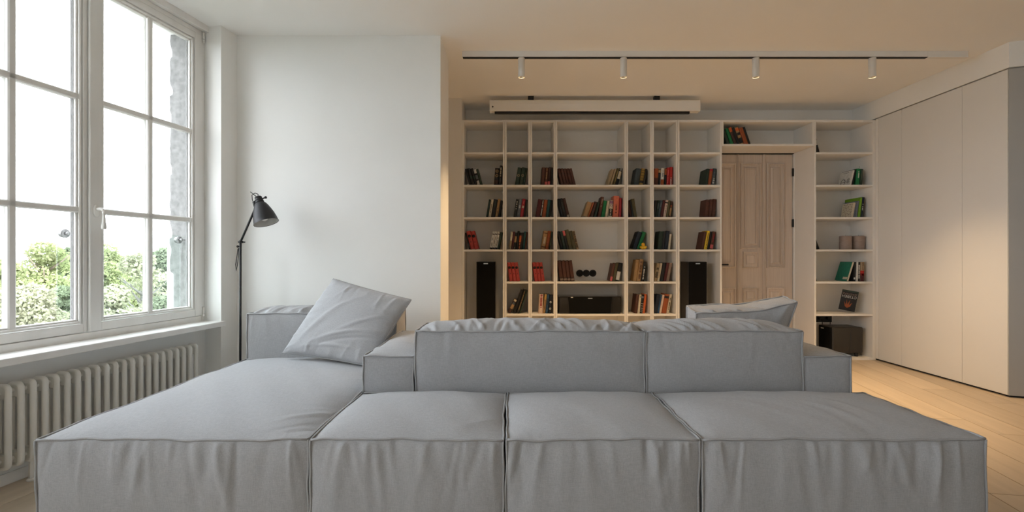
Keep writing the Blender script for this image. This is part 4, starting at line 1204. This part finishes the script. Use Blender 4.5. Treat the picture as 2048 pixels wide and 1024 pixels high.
cell(9, 5, [(5, 12, 'black', 'small black', D(a=16))], [(3.4, 40, 'jade', 'jade green white-spined', D(Bd('cream', .0, 1.0), ('patch', 'cream', .05, .4, .08, .2), d=0.20, a=17)), (3.6, 39, 'black', 'black', D(Bd('white', .1, .2), a=3)), (3.4, 39.5, 'white', 'slim white', D(a=1.5)), (5, 38.5, 'black', 'black white-lettered', D(T_('white', .15, .85, .5), a=1.5)), (8, 39, 'beige', 'cream red-figured', D(Bd('maroon', .0, .4), Bd('red', .3, .55), T_('brown', .6, .95, .3), a=1.5))], 16, 3, pad=0.035)

# the book with upside-down lettering on its cover
bx_ = thing('book', 'black paperback with upside-down white Cyrillic lettering above the subwoofer', 'book', ((1707 - 1024) / 181, YF + 0.10, BZ(R[5]) + 0.0105), (0, math.radians(10), math.radians(-38)), world=False)
h_, d_, t_ = 0.225, 0.150, 0.034
MB().bbox(-d_, 0, 0, t_, 0, h_, 0.0015).build('cover', bmat('black'), bx_, at=(0, 0, 0))
MB().box(-d_ - 0.0002, -d_ + 0.003, 0.004, t_ - 0.004, 0.004, h_ - 0.004).build('page_block', M_PAGE, bx_, at=(0, 0, 0))
MB().box(-d_ + 0.002, 0.0004, -0.0005, 0.003, h_ * 0.93, h_ * 0.995).build('cover_band', bmat('dgreen'), bx_, at=(0, 0, 0))
def text_mesh(txt, size, Mx, name, m, parent):
    cu = bpy.data.curves.new(name, 'FONT'); cu.body = txt; cu.size = size; cu.extrude = 0.0003
    cu.align_x = 'CENTER'; cu.align_y = 'CENTER'
    tmp = bpy.data.objects.new(name, cu); C.objects.link(tmp)
    dg = bpy.context.evaluated_depsgraph_get()
    me = bpy.data.meshes.new_from_object(tmp.evaluated_get(dg))
    bpy.data.objects.remove(tmp)
    me.transform(Mx); me.materials.clear(); me.materials.append(m)
    o = bpy.data.objects.new(name, me); C.objects.link(o); o.parent = parent
    return o
face = Matrix.Rotation(PI / 2, 4, 'X')
flip = Matrix.Rotation(PI, 4, 'Y')
def cov(txt, size, cx_, cz_, m, nm):
    return text_mesh(txt, size, Matrix.Translation((cx_, -0.0007, cz_)) @ flip @ face, nm, m, bx_)
cov('СТІВЕН', 0.036, -d_ / 2, h_ * 0.70, bmat('white'), 'cover_lettering')
cov('ДЖЕРАРД', 0.026, -d_ / 2, h_ * 0.83, bmat('taupe'), 'cover_lettering')
q = MB()
q.add([(-0.112, -0.0007, 0.10), (-0.098, -0.0007, 0.045), (-0.075, -0.0007, 0.03), (-0.05, -0.0007, 0.05), (-0.038, -0.0007, 0.095), (-0.062, -0.0007, 0.065), (-0.060, -0.0007, 0.125), (-0.078, -0.0007, 0.070), (-0.092, -0.0007, 0.128), (-0.09, -0.0007, 0.062)], [(0, 1, 9), (1, 2, 3, 9), (3, 4, 5), (3, 5, 6, 7), (3, 7, 9), (7, 8, 9)])
q.build('cover_figure', bmat('rust'), bx_, at=(0, 0, 0), fix=True)
q = MB(); zz = 0.03
rr = random.Random(4)
while zz < h_ * 0.62:
    l_ = rr.uniform(0.004, 0.010); q.box(0.0, 0.0006, t_ * 0.32, t_ * 0.68, zz, zz + l_); zz += l_ + 0.002
q.build('spine_lettering', bmat('white'), bx_, at=(0, 0, 0))

# ------------------------------------------------------------------ hi-fi
def speaker(xa, xb, label):
    a, b = (xa - 1024) / 182.5, (xb - 1024) / 182.5
    y = F / 182.5; zt = H + (515 - 523.5) / 182.5
    s = thing('floor_speaker', label, 'speaker', ((a + b) / 2, y, 0.022), group='tall floor speakers in the bookcase')
    MB().bbox(a, b, y + 0.012, 5.515, 0.040, zt, 0.003).build('cabinet', M_SATINB, s)
    MB().bbox(a + 0.002, b - 0.002, y, y + 0.011, 0.06, zt - 0.003, 0.003).build('grille', M_CLOTHB, s)
    MB().bbox((a + b) / 2 - 0.024, (a + b) / 2 + 0.024, y - 0.0015, y + 0.001, zt - 0.026, zt - 0.015, 0.0006).build('badge', M_STEEL, s)
    MB().bbox(a + 0.004, b - 0.004, y + 0.02, 5.50, 0.0225, 0.040, 0.002).build('plinth', M_BLACK, s)
    MB().box(a + 0.0, a + 0.0012, y + 0.0115, y + 0.0125, 0.06, zt).build('edge_trim', M_STEEL, s)
speaker(952.5, 990.5, 'tall black floor speaker in the bay beside the wall block')
speaker(1377.5, 1414, 'tall black floor speaker in the bay beside the door')
# centre speaker lying in the wide bay
y = YF + 0.02; s_ = F / y
a, b = (1118 - 1024) / s_, (1243 - 1024) / s_; z0 = BZ(R[5]); zt = H + (515 - 593) / s_
ce = thing('centre_speaker', 'wide black glossy centre speaker lying in the middle bay', 'speaker', ((a + b) / 2, y, z0))
MB().bbox(a, b, y + 0.012, y + 0.26, z0 + 0.010, zt, 0.006).build('cabinet', M_GLOSSB, ce)
MB().bbox(a + 0.01, b - 0.01, y + 0.03, y + 0.25, z0 + 0.0005, z0 + 0.010, 0.002).build('foot_rail', M_BLACK, ce)
w_ = b - a
vs = []
for yy, k in ((y + 0.0125, 0), (y + 0.002, 0.004)):
    vs += [(a + w_ * 0.17 + k, yy, z0 + 0.014 + k), (b - w_ * 0.17 - k, yy, z0 + 0.014 + k), (b - w_ * 0.145 - k, yy, zt - 0.006 - k), (a + w_ * 0.145 + k, yy, zt - 0.006 - k)]
MB().add(vs, [(4, 5, 6, 7), (0, 1, 5, 4), (1, 2, 6, 5), (2, 3, 7, 6), (3, 0, 4, 7)]).build('grille', M_CLOTHB, ce, fix=True)
for sx in (a + 0.006, b - w_ * 0.14):
    MB().bbox(sx, sx + w_ * 0.13, y + 0.009, y + 0.013, z0 + 0.018, zt - 0.012, 0.002).build('gloss_panel', M_GLOSSB, ce)
MB().bbox((a + b) / 2 - 0.024, (a + b) / 2 + 0.024, y + 0.0005, y + 0.003, zt - 0.026, zt - 0.016, 0.0006).build('badge', M_STEEL, ce)
MB().bbox(a + w_ * 0.19, a + w_ * 0.225, y + 0.0005, y + 0.013, zt - 0.014, zt - 0.006, 0.0006).build('status_plate', M_WHITE, ce)
# three round wall sockets
tk = thing('wall_socket', 'black triple round wall socket on the back of the middle bay', 'socket', ((1172.7 - 1024) / 173.5, YB, H - (546.4 - 515) / 173.5))
for i, x in enumerate((1159.6, 1172.7, 1185.8)):
    X = (x - 1024) / 173.8; Z = H - (546.4 - 515) / 173.5
    Mx = Matrix.Translation((X, YB - 0.0005, Z)) @ Matrix.Rotation(PI / 2, 4, 'X')
    MB().lathe([(0.0405, 0), (0.0405, 0.008), (0.037, 0.012), (0.024, 0.013), (0.022, 0.004), (0.0001, 0.004)], 28, Mx).build('socket_ring', M_BLACK, tk)
# subwoofer in the lowest shelf of the end bay
y = YF + 0.06; s_ = F / y
a, b = (1666 - 1024) / s_, (1727 - 1024) / s_; zt = H - (655 - 515) / s_
sw = thing('subwoofer', 'black box subwoofer on the lowest shelf beside the wardrobe', 'speaker', ((a + b) / 2, y, 0.023))
MB().bbox(a, b, y + 0.004, 5.50, 0.06, zt, 0.008).build('cabinet', M_SATINB, sw)
xs = (1701 - 1024) / s_
MB().bbox(a + 0.004, xs - 0.002, y, y + 0.006, 0.066, zt - 0.006, 0.002).build('side_plate', M_SATINB, sw)
MB().bbox(xs + 0.002, b - 0.012, y, y + 0.006, 0.066, zt - 0.006, 0.002).build('side_plate', M_SATINB, sw)
MB().bbox(a - 0.010, a + 0.001, y + 0.02, 5.48, 0.066, zt - 0.006, 0.003).build('grille', M_CLOTHB, sw)
MB().bbox(a - 0.0118, a - 0.0095, y + 0.14, y + 0.19, zt - 0.035, zt - 0.022, 0.0006).build('badge', M_STEEL, sw)
for xx in (a + 0.03, b - 0.06):
    for yy in (y + 0.03, 5.45):
        MB().tube([(xx, yy, 0.0225), (xx, yy, 0.062)], 0.018, 12).build('foot', M_BLACK, sw)
ps = thing('power_socket', 'black double power socket with plugs on the back panel behind the subwoofer', 'socket', ((1648 - 1024) / 174, YB, 0.40))
X0 = (1640 - 1024) / 174
MB().bbox(X0 - 0.05, X0 + 0.14, YB - 0.014, YB - 0.0005, 0.365, 0.455, 0.003).build('socket_plate', M_BLACK, ps)
for k in (0.0, 0.09):
    m = MB(); m.tube([(X0 + k, YB - 0.012, 0.41), (X0 + k, YB - 0.05, 0.41)], 0.02, 14)
    m.tube([(X0 + k, YB - 0.045, 0.41), (X0 + k + 0.002, YB - 0.055, 0.38), (X0 + k + 0.004, YB - 0.052, 0.345)], 0.004, 8)
    m.build('plug', M_BLACK, ps)

# ------------------------------------------------------------------ candles and duck
M_CAND = mat('taupe_wax', (0.30, 0.225, 0.185), 0.6, noise=0.12, nscale=18, stretch=(1, 1, 6))
for i, (x, lab) in enumerate(((1691, 'taupe pillar candle, nearer the door, in the end bay'), (1716.5, 'taupe pillar candle, nearer the wardrobe, in the end bay'))):
    y = YF + 0.12; X = (x - 1024) * y / F; Z = BZ(R[3])
    c = thing('pillar_candle', lab, 'candle', (X, y, Z), group='pillar candles in the end bay', world=False)
    m = MB(); n = 36; vs = []
    hts = [0.0, 0.003, 0.03, 0.075, 0.088, 0.094, 0.100, 0.14, 0.151, 0.153]
    rds = [0.058, 0.060, 0.060, 0.060, 0.0585, 0.0575, 0.060, 0.060, 0.057, 0.05]
    for hh, rr_ in zip(hts, rds):
        for k in range(n):
            th = 2 * PI * k / n
            wv = 0.006 * math.sin(3 * th + i * 2) + 0.003 * math.sin(7 * th) if 0.07 < hh < 0.11 else 0
            vs.append((rr_ * math.cos(th), rr_ * math.sin(th), hh + wv))
    fs = []
    for a_ in range(len(hts) - 1):
        for k in range(n):
            l = (k + 1) % n; fs.append((a_ * n + k, a_ * n + l, (a_ + 1) * n + l, (a_ + 1) * n + k))
    m.add(vs, fs, True); m.add([vs[-n + k] for k in range(n)], [tuple(range(n))])
    m.build('wax', M_CAND, c, at=(0, 0, 0))
    MB().tube([(0, 0, 0.15), (0.001, 0, 0.158), (0.003, 0, 0.164)], 0.0012, 6).build('wick', M_BLACK, c, at=(0, 0, 0))
M_DUCK = mat('duck_yellow', (0.80, 0.50, 0.03), 0.4); M_BEAK = mat('duck_orange', (0.75, 0.19, 0.03), 0.4)
y = YF + 0.042; X = (1286.5 - 1024) * y / F
dk = thing('rubber_duck', 'small yellow rubber duck in front of the green book', 'toy', (X, y, BZ(R[3])), (0, 0, math.radians(-25)), world=False)
m = MB(); m.ball((0, 0.004, 0.0232), 0.036, 20, 12, (1.0, 1.15, 0.62))
m.add([(-0.012, 0.036, 0.028), (0.012, 0.036, 0.028), (0, 0.056, 0.046), (0, 0.03, 0.04)], [(0, 1, 2), (0, 2, 3), (1, 3, 2)], True)
m.build('body', M_DUCK, dk, at=(0, 0, 0))
MB().ball((0, -0.008, 0.056), 0.0195, 18, 12).build('head', M_DUCK, dk, at=(0, 0, 0))
MB().ball((0, -0.028, 0.053), 0.009, 12, 8, (1.1, 1.0, 0.45)).build('beak', M_BEAK, dk, at=(0, 0, 0))
for sx in (-1, 1):
    MB().ball((sx * 0.009, -0.0235, 0.063), 0.0025, 8, 6).build('eye', M_BLACK, dk, at=(0, 0, 0))
    MB().ball((sx * 0.033, 0.008, 0.026), 0.018, 12, 8, (0.35, 1.1, 0.7)).build('wing', M_DUCK, dk, at=(0, 0, 0))

# ------------------------------------------------------------------ garden outside
M_GRND = mat('garden_ground', (0.05, 0.055, 0.035), 0.95, noise=0.3, nscale=0.6)
struct(MB().box(-160, -5, -60, 200, -9.4, -9.0).build('ground', M_GRND))
M_BARK = mat('bark', (0.16, 0.13, 0.10), 0.9, noise=0.3, nscale=12)
M_BARK2 = mat('pale_bark', (0.16, 0.155, 0.14), 0.9, noise=0.15, nscale=12)
def leaf_mat(name, c):
    m = mat(name, c, 0.6, noise=0.35, nscale=1.3, spec=0.3)
    t = m.node_tree; p = t.nodes['Principled BSDF']
    tl = t.nodes.new('ShaderNodeBsdfTranslucent'); mx = t.nodes.new('ShaderNodeMixShader'); mx.inputs['Fac'].default_value = 0.45
    t.links.new(p.inputs['Base Color'].links[0].from_socket, tl.inputs['Color'])
    t.links.new(p.outputs[0], mx.inputs[1]); t.links.new(tl.outputs[0], mx.inputs[2])
    t.links.new(mx.outputs[0], t.nodes['Material Output'].inputs['Surface'])
    return m
M_LEAF = [leaf_mat('leaf_bright', (0.29, 0.33, 0.16)), leaf_mat('leaf_deep', (0.17, 0.205, 0.13)), leaf_mat('leaf_pale', (0.29, 0.30, 0.20))]
def tree(x, ytop, Y, rad_px, kind, label, bare=False, seed=0):
    rng = np.random.default_rng(seed)
    X = (x - 1024) * Y / F; zt = H + (515 - ytop) * Y / F; r = rad_px * Y / F
    z0 = -9.0
    t = thing('garden_tree', label, 'tree', (X, Y, z0), group='trees outside the window', world=False)
    hgt = zt - z0
    m = MB()
    bark = M_BARK2 if bare else M_BARK
    m.tube([(0, 0, -0.2), (0.1, 0, hgt * 0.35), (0, 0.1, hgt * 0.6), (0.05, 0, hgt * 0.9)], [0.16, 0.13, 0.09, 0.03], 8)
    m.build('trunk', bark, t, at=(0, 0, 0))
    b = MB()
    for k in range(26 if bare else 10):
        a0 = rng.uniform(0, 2 * PI); zs = hgt * rng.uniform(0.55, 0.9)
        l = r * rng.uniform(0.5, 1.0)
        p1 = np.array([math.cos(a0) * l * 0.5, math.sin(a0) * l * 0.5, zs + l * 0.4]); p2 = np.array([math.cos(a0) * l, math.sin(a0) * l, zs + l * 0.9])
        p2[2] = min(p2[2], hgt)
        b.tube([(0, 0, zs), p1, p2], [0.05, 0.03, 0.012], 5)
        if bare:
            for s in range(3):
                a1 = a0 + rng.uniform(-0.9, 0.9); q0 = p1 * (0.5 + 0.5 * s / 3) + p2 * (0.5 - 0.5 * s / 3) if False else p1 + (p2 - p1) * s / 3
                b.tube([q0, q0 + np.array([math.cos(a1) * l * 0.3, math.sin(a1) * l * 0.3, l * 0.3])], [0.02, 0.007], 4)
    b.build('branches', bark, t, at=(0, 0, 0))
    # foliage: small leaf blades gathered in clumps
    nc = 26 if not bare else 12
    N = 9000 if not bare else 2600
    cc = []
    for k in range(nc):
        zz = rng.uniform(0.0, 1.0)
        rr_ = r * (0.35 + 0.65 * math.sin(PI * min(1, 0.25 + 0.75 * zz))) * rng.uniform(0.3, 1.0)
        th = rng.uniform(0, 2 * PI)
        cc.append((rr_ * math.cos(th), rr_ * math.sin(th), hgt - r * 0.45 - (1 - zz) * r * 3.0))
    cc.append((0, 0, hgt - r * 0.45))
    cc = np.array(cc)
    idx = rng.integers(0, len(cc), N)
    dirs = rng.normal(size=(N, 3)); dirs /= np.linalg.norm(dirs, axis=1)[:, None]
    pos = cc[idx] + dirs * (r * 0.45 * rng.uniform(0.55, 1.0, N) ** 0.5)[:, None] * np.array([1, 1, 0.85])
    s = (0.028 + 0.0018 * Y) * rng.uniform(0.7, 1.4, N)
    a = rng.normal(size=(N, 3)); a /= np.linalg.norm(a, axis=1)[:, None]
    c = np.cross(a, dirs + 0.3 * rng.normal(size=(N, 3))); c /= np.linalg.norm(c, axis=1)[:, None]
    V = np.stack([pos - a * s[:, None], pos + c * (s * 0.55)[:, None], pos + a * s[:, None], pos - c * (s * 0.55)[:, None]], 1).reshape(-1, 3)
    me = bpy.data.meshes.new('foliage')
    me.from_pydata(V.tolist(), [], np.arange(N * 4).reshape(N, 4).tolist()); me.update()
    me.materials.append(M_LEAF[kind])
    o = bpy.data.objects.new('foliage', me); C.objects.link(o); o.parent = t
    o['kind'] = 'stuff'
TREES = [
    (92, 478, 17.0, 58, 0, 'bright green round-topped tree outside the sash farther from the lamp'),
    (8, 512, 15.0, 40, 0, 'bright green tree half cut off by the window edge'),
    (142, 492, 20.0, 34, 1, 'deep green slim tree behind the balustrade fixing'),
    (60, 562, 11.0, 70, 2, 'pale near bush-like tree low in the farther sash'),
    (128, 570, 12.5, 34, 1, 'deep green low tree between the pale tree and mullion'),
    (215, 484, 22.0, 40, 0, 'green tree beside the window mullion in the nearer sash'),
    (285, 498, 16.0, 52, 2, 'pale twiggy tree in the middle of the nearer sash'),
    (330, 492, 19.0, 36, 1, 'deep green tree beside the broken outer wall'),
    (225, 565, 12.0, 48, 2, 'pale low tree under the nearer sash mullion'),
    (335, 585, 13.0, 40, 1, 'deep green low tree near the reveal'),
    (180, 540, 26.0, 40, 0, 'green tree hidden behind the window mullion'),
    (255, 520, 34.0, 42, 0, 'distant green tree behind the pale twiggy tree'),
    (20, 545, 24.0, 50, 1, 'distant deep green tree at the window edge'),
    (380, 515, 24.0, 40, 0, 'distant green tree behind the outer reveal'),
]
for i, (x, yt, Y, rp_, k, lab) in enumerate(TREES):
    tree(x, yt, Y, rp_, k, lab, bare=(i == 6), seed=100 + i)
# far pale building
bd = thing('distant_building', 'pale distant block with small windows above the trees', 'building', ((238 - 1024) * 110 / F, 110, -9))
X = (238 - 1024) * 110 / F; zt = H + (515 - 484) * 110 / F
MB().box(X - 5, X + 4, 110, 120, -9, zt).build('facade', mat('far_render', (0.75, 0.75, 0.75), 0.9), bd)
for x in (229, 245):
    xx = (x - 1024) * 110 / F
    f_ = MB().box(xx - 0.55, xx + 0.55, 109.9, 110.02, zt - 2.6, zt - 1.2).build('window', mat('far_glass', (0.35, 0.38, 0.42), 0.3), bd)
# overhead lines
for i, (p, q_, lab) in enumerate((((-30, 448, 22), (150, 512, 30), 'overhead cable slanting past the bright tree'), ((190, 461, 40), (420, 474, 40), 'overhead cable running level above the trees'))):
    A_, B_ = Vector(at(*p)), Vector(at(*q_))
    pts = [A_.lerp(B_, t) - Vector((0, 0, 0.15 * 4 * t * (1 - t))) for t in [k / 12 for k in range(13)]]
    o = MB().tube(pts, 0.016 if i == 0 else 0.022, 6).build('overhead_cable', M_BLACK)
    tag(o, lab, 'cable')
for o in bpy.data.objects:
    if '_w' in o: del o['_w']
